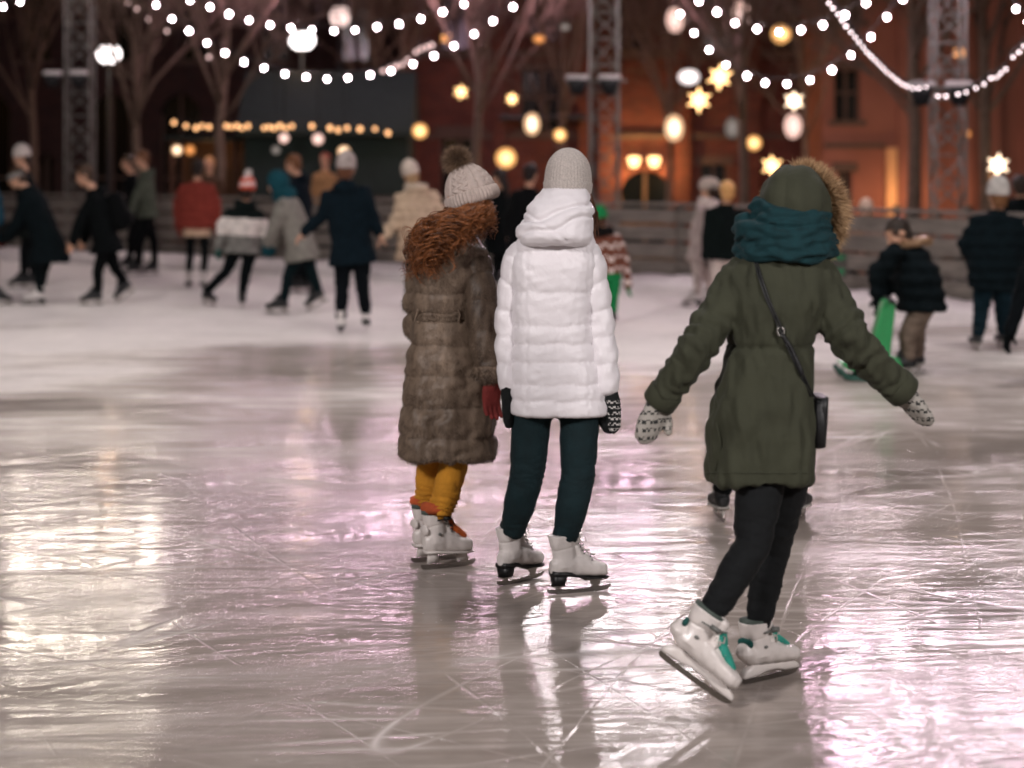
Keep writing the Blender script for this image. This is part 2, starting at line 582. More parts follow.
def mitten_mesh(wr, d, thumb_side, k=1.0, ln=.155, cuff=.06):
    d = unit(d); t = unit(thumb_side - d * np.dot(thumb_side, d)); nrm = np.cross(d, t)
    b = MB()
    b.loft([(wr + d * x * k, t, nrm, a * k, h * k, 2.3) for x, a, h in ((-cuff, .034, .030), (-.01, .036, .030), (.0, .039, .029), (.04, .048, .029), (.085, .052, .027), (ln * .82, .044, .023), (ln * .95, .03, .017), (ln, .012, .008))], 20)
    q0 = wr + (d * .03 + t * .035) * k
    b.tube([q0 - t * .015, q0, q0 + unit(d * .75 + t * .6 + nrm * .2) * .04 * k, q0 + unit(d * .9 + t * .5 + nrm * .35) * .068 * k], [.018 * k, .019 * k, .018 * k, .014 * k], 12)
    me = remesh(b, .005, 3)
    wv = Wave(.03, 8, seed=11)
    displace(me, lambda v, n: wv(v) * .0012)
    return me


def cap_grid(fr, c, prof, n, disp, mat=0, close=True):
    """knitted cap: profile (along axis, half width, half depth) swept round the head axis"""
    s, f, u = fr
    b = MB()
    rs = []
    R = len(prof)
    for i, (z, a, d) in enumerate(prof):
        r = []
        for k in range(n):
            th = 2 * math.pi * k / n
            e = disp(th, i / (R - 1))
            r.append(c + s * ((a + e) * math.cos(th)) + f * ((d + e) * math.sin(th)) + u * z)
        rs.append(r)
    b.rings(rs, True, mat)
    return b


def lerp_prof(keys, n):
    t = np.linspace(0, 1, n)
    ks = np.linspace(0, 1, len(keys))
    k = np.array(keys, float)
    # smooth interpolation
    out = []
    for q in t:
        x = q * (len(keys) - 1); i = min(int(x), len(keys) - 2); w = x - i
        p0, p1, p2, p3 = k[max(i - 1, 0)], k[i], k[i + 1], k[min(i + 2, len(keys) - 1)]
        out.append(.5 * ((2 * p1) + (-p0 + p2) * w + (2 * p0 - 5 * p1 + 4 * p2 - p3) * w * w + (-p0 + 3 * p1 - 3 * p2 + p3) * w ** 3))
    return out


def beanie(fr, c, k=1.0, slouch=0.0, lo=.0):
    keys = [(-.012 - lo, .084, .102), (.03, .088, .106), (.075, .085, .103), (.115, .066, .082), (.142 + slouch, .036, .045), (.155 + slouch, .006, .008)]
    return cap_grid(fr, c, [(z * k, a * k, d * k) for z, a, d in lerp_prof(keys, 30)], 120, lambda th, q: .0016 * math.cos(th * 40) + (.004 if q < .22 else 0))


def fuzz(b, c, r, n, ln, w=.0015, jitter=.5, seed=0, mat=0):
    """a ball of fibres standing out from centre c"""
    rg = np.random.default_rng(seed)
    d = rg.normal(size=(n, 3)); d /= np.linalg.norm(d, axis=1)[:, None]
    for q in d:
        p = c + q * r * rg.uniform(.55, 1)
        e = p + unit(q + rg.normal(size=3) * jitter * .5) * ln * rg.uniform(.5, 1.2)
        s = unit(np.cross(q, rg.normal(size=3))) * w
        b.add([p - s, p + s, e], [(0, 1, 2)], mat)


def fur_on(me, count, length, width, comb, lift=.5, seed=0, where=None):
    """short fibres rooted on a surface"""
    rg = np.random.default_rng(seed)
    me.calc_loop_triangles()
    tri = np.empty(len(me.loop_triangles) * 3, dtype=np.int64); me.loop_triangles.foreach_get('vertices', tri)
    tri = tri.reshape(-1, 3)
    v, nn = cos_of(me), nor_of(me)
    a, b_, c = v[tri[:, 0]], v[tri[:, 1]], v[tri[:, 2]]
    ar = np.linalg.norm(np.cross(b_ - a, c - a), axis=1)
    if where is not None:
        ar = ar * where((a + b_ + c) / 3)
    i = rg.choice(len(tri), count, p=ar / ar.sum())
    u = rg.random((count, 2)); fl = u.sum(1) > 1; u[fl] = 1 - u[fl]
    p = a[i] + (b_[i] - a[i]) * u[:, :1] + (c[i] - a[i]) * u[:, 1:]
    n = nn[tri[i, 0]]
    d = n * lift + np.asarray(comb) + rg.normal(size=(count, 3)) * .25
    d = d / np.linalg.norm(d, axis=1)[:, None]
    ln = length * rg.uniform(.5, 1.15, (count, 1))
    s = np.cross(d, n) + 1e-5; s = s / np.linalg.norm(s, axis=1)[:, None] * width
    e = p + d * ln
    p = p - n * .002
    verts = np.stack([p - s, p + s, e], 1).reshape(-1, 3)
    faces = np.arange(count * 3).reshape(-1, 3)
    m = bpy.data.meshes.new('fur')
    m.from_pydata(verts.tolist(), [], faces.tolist())
    return m


def side_of(yaw):
    y = math.radians(yaw)
    return A(math.sin(y), -math.cos(y), 0), A(math.cos(y), math.sin(y), 0)      # person's right, forward


def seg_param(v, pts):
    """distance to a polyline and length along it for every vertex"""
    best = np.full(len(v), 1e9); t = np.zeros(len(v)); acc = 0
    for a, b in zip(pts[:-1], pts[1:]):
        ab = b - a; l = np.linalg.norm(ab)
        q = np.clip(((v - a) @ ab) / (l * l), 0, 1)
        d = np.linalg.norm(v - (a + q[:, None] * ab), axis=1)
        m = d < best
        best[m] = d[m]; t[m] = acc + q[m] * l
        acc += l
    return best, t


def body_mesh(J, fr_head, yaw, k, voxel, bare_hands=False, slim=1.0, leg=1.0):
    """one continuous figure: head, neck, trunk, tapering limbs and hands"""
    r, f = side_of(yaw)
    b = MB()
    nk, pel = J['neck'], J['pel']
    up = unit(nk - pel)
    fwd = unit(f - up * np.dot(f, up)); rt = np.cross(fwd, up)
    ln = np.linalg.norm(nk - pel)
    b.loft([(nk, rt, fwd, .05 * k * slim, .05 * k * slim, 2), (nk - up * .05 * k, rt, fwd, .12 * k * slim, .07 * k * slim, 2.2), (nk - up * .1 * k, rt, fwd, .155 * k * slim, .09 * k * slim, 2.3),
            (nk - up * ln * .42, rt, fwd, .14 * k * slim, .1 * k * slim, 2.3), (nk - up * ln * .68, rt, fwd, .12 * k * slim, .085 * k * slim, 2.2), (nk - up * ln * .92, rt, fwd, .15 * k * slim, .1 * k * slim, 2.3),
            (pel - up * .07 * k, rt, fwd, .14 * k * slim, .095 * k * slim, 2.3)], 24)
    c = J['head']
    b.tube([nk - up * .06 * k, nk, c - fr_head[2] * .06 * k - fr_head[1] * .015 * k, c - fr_head[2] * .01 * k], [.058 * k, .052 * k, .05 * k, .05 * k], 14)
    head_pieces(b, c, fr_head, k)
    for g in ('l', 'r'):
        sg = -1 if g == 'l' else 1
        b.tube([J['sh' + g] - rt * .03 * sg, J['sh' + g], (J['sh' + g] + J['el' + g]) / 2, J['el' + g], J['el' + g] * .55 + J['wr' + g] * .45, J['wr' + g]],
               [.045 * k * slim, .047 * k * slim, .043 * k * slim, .036 * k * slim, .034 * k * slim, .024 * k], 14)
        d = unit(J.get('hd' + g, J['wr' + g] - J['el' + g]))
        if bare_hands:
            hand_pieces(b, J['wr' + g], d, f + up * .01 - rt * sg * .35, k)
        else:
            b.loft([(J['wr' + g] + d * x * k, f, np.cross(d, f), a * k, h * k, 2) for x, a, h in ((-.01, .024, .018), (.03, .024, .014), (.06, .02, .012), (.085, .01, .007))], 12)
        kn, an, hp = J['kn' + g], J['an' + g], J['hip' + g]
        b.tube([hp + up * .03, hp, (hp + kn) / 2, kn, kn * .65 + an * .35, an], [.075 * k * leg, .078 * k * leg, .066 * k * leg, .05 * k * leg, .048 * k * leg, .025 * k * leg], 16)
        toe = J['toe' + g]
        b.tube([an, an * .5 + toe * .5 - A(0, 0, .01), toe], [.025 * k * leg, .02 * k, .013 * k], 12)
    me = remesh(b, voxel, 3)
    x = MB(); x.add_mesh(me, 0)
    face_extras(x, c, fr_head, k)
    return x.mesh('body', [M['skin'], M['lip'], M['eye']])


def finish_joints(J, yaw, k, shw=.165, hipw=.085):
    r, f = side_of(yaw)
    up = unit(J['neck'] - J['pel'])
    fwd = unit(f - up * np.dot(f, up)); rt = np.cross(fwd, up)
    for g, sg in (('l', -1), ('r', 1)):
        if 'sh' + g not in J: J['sh' + g] = J['neck'] - up * .075 * k + rt * shw * k * sg
        if 'hip' + g not in J: J['hip' + g] = J['pel'] - up * .04 * k + rt * hipw * k * sg
        if 'el' + g not in J: J['el' + g] = J['sh' + g] - up * .27 * k + rt * .05 * k * sg - fwd * .03 * k
        if 'wr' + g not in J: J['wr' + g] = J['el' + g] - up * .22 * k + fwd * .08 * k + rt * .02 * k * sg
    return up, fwd, rt
from mathutils.bvhtree import BVHTree

X3, Y3, Z3 = A(1, 0, 0), A(0, 1, 0), A(0, 0, 1)


class Surf:
    """points on a garment, found by looking along a measured picture direction"""
    def __init__(self, me):
        self.b = BVHTree.FromPolygons([tuple(p) for p in cos_of(me)], [tuple(p.vertices) for p in me.polygons])

    def __call__(self, px, py, off=.004):
        d = Vector(((px - CX) / F, 1, -(py - HY) / F)).normalized()
        h = self.b.ray_cast(Vector((0, 0, CAMH)), d)
        if h[0] is None:
            h = self.b.find_nearest(Vector(tuple(at(px, py, 7))))
        n = A(*h[1]); n = n if n[1] < 0 else -n
        return A(*h[0]) + n * off


def rings_px(rows, D, dd=0.0, depth=None, e=2.4):
    """torso rings from measured rows (y, left, right, half depth, depth shift)"""
    out = []
    for row in rows:
        y, l, r, b = row[:4]
        sh = row[4] if len(row) > 4 else 0
        c = at((l + r) / 2, y, D + sh)
        out.append((c, X3, Y3, (r - l) / 2 / F * D, b, e))
    return out


def seam_profile(x, seams, sharp=.45):
    """0 at seams, 1 between them"""
    s = np.sort(np.asarray(seams, float))
    i = np.clip(np.searchsorted(s, x) - 1, 0, len(s) - 2)
    q = np.clip((x - s[i]) / (s[i + 1] - s[i]), 0, 1)
    return (4 * q * (1 - q)) ** sharp


def zpx(y, D):
    return CAMH - (y - HY) / F * D


# ================================================================== the woman in the white coat
def white_coat_woman():
    D, yaw = 7.56, 86
    base = A(at(560, 588, D)[0], D, 0)
    root = empty('person', base, 'woman in a long white quilted coat and grey beanie seen from behind', 'person', 'skaters on the ice')
    k = .97
    J = {'head': at(568, 182, D), 'neck': at(563, 226, D), 'pel': at(560, 392, D)}
    J['shl'], J['shr'] = at(522, 258, D - .01), at(584, 258, D - .01)
    J['ell'], J['wrl'] = at(504, 318, D + .03), at(508, 383, D - .02)
    J['elr'], J['wrr'] = at(602, 322, D + .01), at(608, 388, D - .04)
    J['hipl'], J['hipr'] = at(533, 402, D), at(580, 402, D)
    fl, fr_ = foot_frame(46), foot_frame(20)
    hl, hr = A(at(501, 585, 7.60)[0], 7.60, 0), A(at(552, 590, 7.45)[0], 7.45, 0)
    J['anl'], J['anr'] = hl + fl @ A(.040, 0, .145), hr + fr_ @ A(.040, 0, .145)
    J['toel'], J['toer'] = hl + fl @ A(.15, 0, .08), hr + fr_ @ A(.15, 0, .08)
    J['knl'], J['knr'] = at(527, 475, 7.56), at(578, 475, 7.5)
    J['hdl'], J['hdr'] = A(.02, .05, -1), A(.05, -.08, -1)
    finish_joints(J, yaw, k)
    hf = head_frame(72, (.03, .05, 1))
    part('body', body_mesh(J, hf, yaw, k, .007, slim=.76, leg=.76), root, [M['skin'], M['lip'], M['eye']])
    # leggings
    b = MB()
    for g in 'lr':
        hp, kn, an = J['hip' + g], J['kn' + g], J['an' + g]
        pts = [hp + Z3 * .06, hp, hp * .62 + kn * .38, hp * .25 + kn * .75, kn, kn * .78 + an * .22 + A(0, -.012, 0), kn * .55 + an * .45 + A(0, -.012, 0), kn * .2 + an * .8, an + Z3 * .075, an + Z3 * .03]
        b.tube(pts, [.075, .08, .074, .07, .064, .064, .06, .045, .038, .032], 20)
    b.ell(J['pel'], (.15, .11, .1))
    me = remesh(b, .007, 3)
    w1 = Wave(.07, 10, (2.5, 1, .7), 5)

    def crease(v, n):
        out = w1(v) * .0012
        for g in 'lr':
            z0 = J['kn' + g][2]
            near = np.exp(-((v[:, 2] - z0) / .06) ** 2) + .9 * np.exp(-((v[:, 2] - (J['an' + g][2] + .07)) / .045) ** 2)
            out = out + np.sin(v[:, 2] * 260 + v[:, 0] * 40 + 3 * w1(v)) * .0018 * near * .6
        return out
    displace(me, crease)
    M['dark_leggings'] = cloth('dark_teal_leggings', '0A2024', var=.2, weave=1500, wrinkle=.35, wscale=20)
    part('leggings', me, root, [M['dark_leggings']])
    add_skate(root, 'figure', hl, 46, k=.88, kz=1.14); add_skate(root, 'figure', hr, 20, k=.88, kz=1.14)
    # coat: body, two sleeves and the hood lying on the shoulders, each sewn and filled on its own
    wav = Wave(.12, 8, (1, 1, .6), 21); wf = Wave(.04, 12, (1.3, 1.3, .9), 22); wq = Wave(.022, 10, (.5, 1, 1.6), 23)
    b = MB()
    rows = [(224, 537, 590, .07), (236, 520, 593, .09), (248, 512, 597, .108), (264, 510, 598, .12), (285, 511, 595, .124), (312, 512, 592, .118), (345, 512, 595, .122), (375, 510, 602, .136), (398, 509, 608, .143), (413, 510, 610, .143), (414, 513, 607, .12)]
    b.loft(rings_px(rows, D), 40)
    trunk_ = remesh(b, .0075, 2)
    torso_s = [zpx(y, D) for y in (250, 291, 324, 342, 360, 382, 398, 418)] + [zpx(205, D)]

    def quilt(v, n):
        zz = v[:, 2] + .003 * wav(v)
        h = .0105 * seam_profile(zz, torso_s, .5) - .0065
        back = n[:, 1] < -.2
        for px, dp in ((557, .0026), (588, .0018), (526, .0018)):
            x0 = at(px, 0, D)[0]
            h = h - np.where(back, dp * np.exp(-((v[:, 0] - x0 - .003 * wav(v)) / .006) ** 2), 0)
        sp = 1 - seam_profile(zz, torso_s, 1.0)
        return h + .0013 * wf(v) + .0011 * wq(v) * sp
    displace(trunk_, quilt)
    coat = MB(); coat.add_mesh(trunk_)
    la = [at(519, 254, D - .01), at(512, 285, D + .005), at(508, 318, D + .01), at(508, 350, D), at(510, 382, D - .02)]
    ra = [at(588, 255, D - .01), at(595, 288, D - .01), at(600, 322, D - .01), at(604, 355, D - .03), at(607, 385, D - .045)]
    for arm, rad, sd in ((la, (.052, .052, .049, .046, .043), 0), (ra, (.056, .055, .053, .050, .046), 1)):
        b = MB(); b.tube(arm, rad, 20)
        am = remesh(b, .0065, 2)
        _, t_ = seg_param(cos_of(am), arm)
        w5 = Wave(.05, 10, (1, 1, 1.4), 25 + sd)
        displace(am, lambda v, n: .0085 * seam_profile(t_ + .006 * wav(v) + .16 * (v[:, 0] - arm[2][0]) * (1 if sd else -1), np.arange(-.10, .8, .105), .55) - .005 + .0022 * w5(v))
        coat.add_mesh(am)
    b = MB()
    b.loft(rings_px([(246, 530, 584, .05, -.075), (243, 522, 589, .085, -.075), (237, 518, 592, .11, -.07), (228, 518, 593, .118, -.055), (217, 523, 593, .122, -.042), (206, 528, 592, .125, -.03), (196, 535, 591, .115, -.015), (189, 542, 588, .105, -.005), (186, 548, 584, .09, 0)], D), 44)
    hm_ = remesh(b, .006, 4)
    w7 = Wave(.16, 6, (1, 1, 1), 29)

    def hoodfold(v, n):
        s = (v[:, 2] - zpx(215, D)) - .28 * (v[:, 0] - base[0] - .03) + .012 * w7(v)      # folds run across, rising to the right
        h = -.011 * np.exp(-((s - .028) / .008) ** 2) - .008 * np.exp(-((s + .022) / .007) ** 2) + .006 * np.exp(-((s) / .016) ** 2)
        s2 = (v[:, 2] - zpx(226, D)) + .7 * (v[:, 0] - base[0] + .05)
        return h - .006 * np.exp(-(s2 / .007) ** 2) * (v[:, 0] < base[0] + .02) + .0012 * wf(v) + .003 * w7(v)
    displace(hm_, hoodfold)
    coat.add_mesh(hm_)
    me = coat.mesh('coat')
    m, nt, bs = mat('white_down_coat')
    c = lin('ECE7EA')
    bs.inputs['Base Color'].default_value = c
    bs.inputs['Roughness'].default_value = .44
    bs.inputs['Sheen Weight'].default_value = .1
    tc = N(nt, 'ShaderNodeTexCoord')
    n1 = N(nt, 'ShaderNodeTexNoise', Scale=28.0, Detail=4.0, Distortion=1.5)
    n2 = N(nt, 'ShaderNodeTexNoise', Scale=1200.0)
    L(nt, tc.outputs['Object'], n1.inputs['Vector']); L(nt, tc.outputs['Object'], n2.inputs['Vector'])
    b1 = N(nt, 'ShaderNodeBump', Strength=.2, Distance=.001); b2 = N(nt, 'ShaderNodeBump', Strength=.2, Distance=.012)
    L(nt, n2.outputs[0], b1.inputs['Height']); L(nt, n1.outputs[0], b2.inputs['Height'])
    L(nt, b1.outputs[0], b2.inputs['Normal']); L(nt, b2.outputs[0], bs.inputs['Normal'])
    coat_me = me
    srf = Surf(me)
    # seam stitching piped over the hood edge
    part('coat', me, root, [m])
    # hair under the hat, falling inside the hood
    hb = MB()
    rg = np.random.default_rng(4)
    for i in range(160):
        ph = rg.uniform(-2.6, .5)
        rt = J['head'] + hf[0] * math.cos(ph) * .083 + hf[1] * math.sin(ph) * .098 - hf[2] * .03
        if i < 34:
            e = at(rg.uniform(592, 599), rg.uniform(222, 240), D + rg.uniform(-.02, .06)); mid = at(rg.uniform(589, 598), 212, D + .02)
        else:
            e = rt - hf[2] * .12; mid = rt - hf[2] * .06
        hb.tube([rt, rt * .4 + mid * .6, mid, (mid + e) / 2 + rg.normal(size=3) * .004, e], [.0022, .0024, .0022, .0018, .0008], 5, round_ends=False)
    M['brown_hair'] = strand_mat('brown_hair', '2A1A12', '6B4530')
    part('hair', hb.mesh('hair'), root, [M['brown_hair']])
    # ribbed beanie
    keys = [(-.052, .082, .098), (-.035, .086, .103), (.0, .088, .105), (.045, .083, .100), (.08, .070, .086), (.106, .048, .06), (.120, .026, .032), (.125, .005, .006)]
    hp = J['head'] + hf[2] * .005
    cb = cap_grid(hf, hp, lerp_prof(keys, 64), 300, lambda th, q: .0010 * math.cos(th * 44) + .003 * max(0, 1 - q * 5) * 0 + (.0035 if .0 < q < .27 else 0) - .003 * math.exp(-((q - .27) / .012) ** 2))
    M['grey_knit'] = cloth('heather_grey_knit', 'B9B0AA', var=.22, scale=180, weave=700, bump=.5, wrinkle=.15)
    part('beanie', cb.mesh('beanie'), root, [M['grey_knit']])
    # mittens
    M['black_mitten'] = cloth('black_wool', '0F1313', weave=600, bump=.5)
    M['pattern_mitten'] = knit_pattern('black_white_knit', '111414', 'C8C4C0', 95)
    for g, d, th in (('l', A(.02, .05, -1), A(.1, 1, 0)), ('r', A(.05, -.08, -1), A(-.85, .45, 0))):
        wr = J['wr' + g] + Z3 * -.008
        me = mitten_mesh(wr, d, th, .93, .175, .045)
        gl = part('mitten', me, root, [M['black_mitten']])
        # patterned palm panel facing the body's side
        t = unit(th); nrm = np.cross(unit(d), unit(t - unit(d) * np.dot(t, unit(d))))
        if g == 'r':
            pb = MB()
            vs = cos_of(me); nn = nor_of(me)
            o = A(*root.location)
            sel = set(np.nonzero((nn @ A(.75, -.65, 0) > .28) & ((vs + o - wr) @ unit(d) > .03))[0].tolist())
            faces = [tuple(p.vertices) for p in me.polygons if all(q in sel for q in p.vertices)]
            idx = sorted({i for f_ in faces for i in f_}); mp = {i: j for j, i in enumerate(idx)}
            pb.add([vs[i] + nn[i] * .0015 + o for i in idx], [tuple(mp[i] for i in f_) for f_ in faces])
            part('knit_panel', pb.mesh('knit_panel'), gl, [M['pattern_mitten']])
    return root


seam_param = seg_param


# ================================================================== the curly haired woman in fur
def fur_coat_woman():
    D, yaw = 7.94, 78
    base = A(at(440, 568, D)[0], D, 0)
    root = empty('person', base, 'curly red-haired woman in a belted brown fur coat and pompom hat', 'person', 'skaters on the ice')
    k = .95
    up = unit(A(-.30, .04, .93))
    J = {'head': at(470, 203, D), 'neck': at(458, 240, D), 'pel': at(445, 400, D)}
    J['shl'], J['shr'] = at(424, 264, D + .03), at(482, 260, D)
    J['ell'], J['wrl'] = at(419, 325, D + .08), at(432, 350, D + .24)
    J['elr'], J['wrr'] = at(484, 322, D - .09), at(491, 374, D - .11)
    J['hipl'], J['hipr'] = at(432, 400, D), at(458, 400, D)
    hl, hr = A(at(415, 562, 8.05)[0], 8.04, 0), A(at(425, 568, 7.9)[0], 7.9, 0)
    fy = 27
    fr_ = foot_frame(fy)
    J['anl'], J['anr'] = hl + fr_ @ A(.045, 0, .15), hr + fr_ @ A(.045, 0, .15)
    J['toel'], J['toer'] = hl + fr_ @ A(.15, 0, .08), hr + fr_ @ A(.15, 0, .08)
    J['hdr'] = A(.02, -.02, -1)
    J['knl'], J['knr'] = at(431, 465, 8.03), at(454, 465, 7.9)
    finish_joints(J, yaw, k)
    hf = head_frame(48, up)
    part('body', body_mesh(J, hf, yaw, k, .007, slim=.76, leg=.76), root, [M['skin'], M['lip'], M['eye']])
    b = MB()
    for g in 'lr':
        hp, kn, an = J['hip' + g], J['kn' + g], J['an' + g]
        b.tube([hp, kn, kn * .6 + an * .4, kn * .25 + an * .75 + Z3 * .02, an + Z3 * .085], [.072, .058, .055, .049, .046], 20)
    me = remesh(b, .006, 2)
    w1 = Wave(.05, 10, (2, 2, .8), 8)

    def slouch(v, n):
        q = np.clip((zpx(478, D) - v[:, 2]) / .12, 0, 1)
        return (np.sin(v[:, 2] * 330 + 2.2 * w1(v) + v[:, 0] * 30) * .0045 * q + w1(v) * .0025)
    displace(me, slouch)
    M['mustard'] = cloth('mustard_trousers', 'C08428', var=.18, weave=900, wrinkle=.5, wscale=26)
    part('trousers', me, root, [M['mustard']])
    M['orange_cuff'] = cloth('orange_cuff', 'B5542F', weave=500)
    for g in 'lr':
        cu = MB()
        c = J['an' + g] + Z3 * .092
        cu.loft([(c + Z3 * z, X3, Y3, a, a, 2) for z, a in ((-.014, .046), (-.02, .053), (.0, .058), (.016, .056), (.024, .048))], 28)
        cm = cu.mesh('rolled_cuff')
        displace(cm, lambda v, n: w1(v) * .004)
        part('rolled_cuff', cm, root, [M['orange_cuff']])
    add_skate(root, 'plastic_orange', hl, fy, k=.82, kz=1.27); add_skate(root, 'plastic_orange', hr, fy, k=.82, kz=1.27)
    # coat
    wv = Wave(.16, 8, (1, 1, .5), 31); wf = Wave(.05, 10, (1, 1, 1.8), 32)
    b = MB()
    rows = [(236, 446, 476, .06), (248, 426, 484, .095), (258, 418, 486, .115), (272, 415, 485, .125), (292, 414, 480, .122), (314, 414, 476, .112), (330, 412, 480, .122), (352, 408, 486, .135), (382, 404, 491, .148), (412, 400, 494, .155), (440, 397.5, 496, .16), (455, 397, 497, .16), (457, 400, 494, .13)]
    b.loft(rings_px(rows, D), 40)
    la = [at(423, 266, D + .02), at(418, 300, D + .05), at(418, 326, D + .08), at(430, 345, D + .2)]
    b.tube(la, [.06, .06, .06, .055], 18)
    b.tube([at(440, 252, D - .09), at(462, 249, D - .105), at(482, 254, D - .05)], [.028, .03, .026], 14)     # collar roll
    tm = remesh(b, .008, 3)
    seams = [zpx(y, D) for y in (225, 262, 292, 314, 343, 373, 404, 434, 462)]

    def bands(v, n):
        h = .0155 * seam_profile(v[:, 2] + .003 * wv(v), seams, .42) - .0115 + wf(v) * .0016
        low = np.clip((zpx(318, D) - v[:, 2]) / .25, 0, 1)            # vertical folds below the belt
        h = h + np.sin(v[:, 0] * 46 + 1.3 * wv(v)) * .006 * low
        return h - .012 * np.exp(-((v[:, 2] - zpx(315, D)) / .012) ** 2)
    displace(tm, bands)
    srf = Surf(tm)
    ra = [at(474, 262, D - .03), at(480, 290, D - .07), at(483, 322, D - .10), at(487, 350, D - .11), at(490, 370, D - .11)]
    b = MB(); b.tube(ra, [.064, .066, .065, .062, .060], 20)
    am = remesh(b, .008, 2)
    _, tr = seg_param(cos_of(am), ra)
    displace(am, lambda v, n: .011 * seam_profile(tr + .003 * wv(v), np.arange(-.05, .8, .11), .45) - .007 + wf(v) * .0016)
    M['mink'] = strand_mat('brown_fur', '3A2D24', '94816F', .5, (34, 34, 7))
    x = MB()
    for q_, cnt, sd in ((tm, 70000, 3), (am, 20000, 4)):
        x.add_mesh(q_); x.add_mesh(fur_on(q_, cnt, .014, .0009, (0, 0, -1.0), .34, sd))
    part('coat', x.mesh('coat'), root, [M['mink']])
    # belt
    bl = MB()
    bp = [srf(px, 316 + .5 * math.sin(px * .2), .012) for px in range(416, 467, 5)]
    for dz in (.008, -.008):
        bl.tube([p + Z3 * dz for p in bp], .0105, 10)
    me = remesh(bl, .004, 2)
    fb = fur_on(me, 4500, .012, .001, (0, 0, -.7), .5, 5)
    x = MB(); x.add_mesh(me); x.add_mesh(fb)
    part('belt', x.mesh('belt'), root, [M['mink']])
    lp = MB()
    for px in (420, 458):
        lp.tube([srf(px, 309, .012), srf(px, 316, .03), srf(px, 323, .012)], .004, 8)
    part('belt_loops', lp.mesh('belt_loops'), root, [M['mink']])
    cf = MB()
    c0 = at(490, 372, D - .11)
    cf.loft([(c0 + Z3 * z, X3, Y3, a, a, 2) for z, a in ((-.018, .055), (-.022, .066), (-.005, .072), (.018, .07), (.028, .062))], 28)
    me = cf.mesh('c'); fb = fur_on(me, 6000, .016, .0011, (0, 0, -.7), .6, 6)
    x = MB(); x.add_mesh(me); x.add_mesh(fb)
    part('sleeve_cuff', x.mesh('sleeve_cuff'), root, [M['mink']])
    # gloves
    M['red_glove'] = cloth('dark_red_wool', '7A2F2C', var=.2, weave=500, bump=.6)
    for g, d, t in (('r', A(.02, -.02, -1), A(.8, .55, 0)), ('l', A(.4, .9, -.2), A(.2, .1, 1))):
        hb = MB()
        w0 = J['wr' + g] + A(.0, 0, -.03) if g == 'r' else J['wr' + g]
        hand_pieces(hb, w0, d, t, .93, .22, .004)
        part('glove', remesh(hb, .004, 2), root, [M['red_glove']])
    # curls: locks that leave the head under the hat and hang down the back in loose spirals
    hb = MB(); rg = np.random.default_rng(12)
    for i in range(330):
        q = rg.uniform(-1, 1) if i % 3 else rg.uniform(.1, 1)
        ph = q * 1.9 + .1
        dirv = A(math.sin(ph), -math.cos(ph), 0)
        root_p = J['head'] + dirv * .088 + A(.004, 0, -.02 + .03 * q) + rg.normal(size=3) * .006 - Z3 * (rg.random() ** 2 * .04)
        lay = rg.uniform(0, 1)
        key = np.interp(q, [-1, -.5, 0, .4, .75, 1], [408, 413, 424, 440, 474, 485]); ky = np.interp(q, [-1, -.5, 0, .4, .75, 1], [264, 275, 277, 266, 238, 238])
        fall = rg.uniform(.5, 1.06)
        tx = root_p[0] / D * F + CX
        ex = tx + (key - tx) * (.35 + .65 * fall) + rg.normal() * 6
        e = at(ex, 208 + (ky - 208) * fall + rg.normal() * 3, D - .155 - .06 * lay + (.13 * abs(q) if q < 0 else .09 * q ** 2))
        if q > .45:
            root_p = J['head'] + dirv * .074 + A(-.004, 0, -.015 + .03 * q) + rg.normal(size=3) * .005
        drop = root_p[2] - e[2]
        p1_ = A(root_p[0] * .28 + e[0] * .72, root_p[1] * .4 + e[1] * .6 - .03 - .03 * lay, root_p[2] - .012)
        p2_ = A(e[0] * .95 + root_p[0] * .05, e[1] - .03 * lay - .01, e[2] + drop * .5)
        turns = rg.uniform(2.0, 3.8); amp = rg.uniform(.011, .021) * (.6 if q > .45 else 1); ph0 = rg.uniform(0, 6.28)
        n = 26
        r0 = rg.uniform(.0012, .0025)
        ax = unit(e - root_p); u_ = unit(np.cross(ax, A(0, 1, .2))); w_ = np.cross(ax, u_)
        for s_ in range(4):
            pts = []
            o_ = rg.normal(size=3) * .0038
            for j in range(n):
                t = j / (n - 1)
                p = root_p * (1 - t) ** 3 + p1_ * 3 * t * (1 - t) ** 2 + p2_ * 3 * t * t * (1 - t) + e * t ** 3
                am = amp * min(1, t * 3) * (1 + .25 * s_ * t)
                a_ = ph0 + turns * 6.28 * t ** 1.2 + .25 * s_
                pts.append(p + o_ * (.4 + t) + u_ * am * math.cos(a_) + w_ * am * math.sin(a_))
            hb.tube(pts, [r0 * (1 - .7 * (j / (n - 1)) ** 2) for j in range(n)], 4, round_ends=False)
        if i % 3 == 0:     # a loose flyaway beside the curl
            pts2 = [p + rg.normal(size=3) * .005 + A(-.004, -.008, .003) for p in pts]
            hb.tube(pts2[3:], [.0006] * (n - 3), 3, round_ends=False)
    # under layer so the mass is full
    ub = MB()
    for c, r in ((at(464, 216, D - .02), (.09, .09, .075)), (at(446, 240, D - .08), (.075, .06, .09)), (at(478, 216, D - .01), (.034, .05, .06)), (at(428, 255, D - .07), (.045, .05, .06))):
        ub.ell(c, r)
    um = remesh(ub, .008, 3)
    ww = Wave(.03, 10, (1, 1, 2), 2)
    displace(um, lambda v, n: ww(v) * .006 - .006)
    hb.add_mesh(um)
    M['curls'] = strand_mat('auburn_hair', '2A140B', 'A5683F', .32)
    part('hair', hb.mesh('hair'), root, [M['curls']])
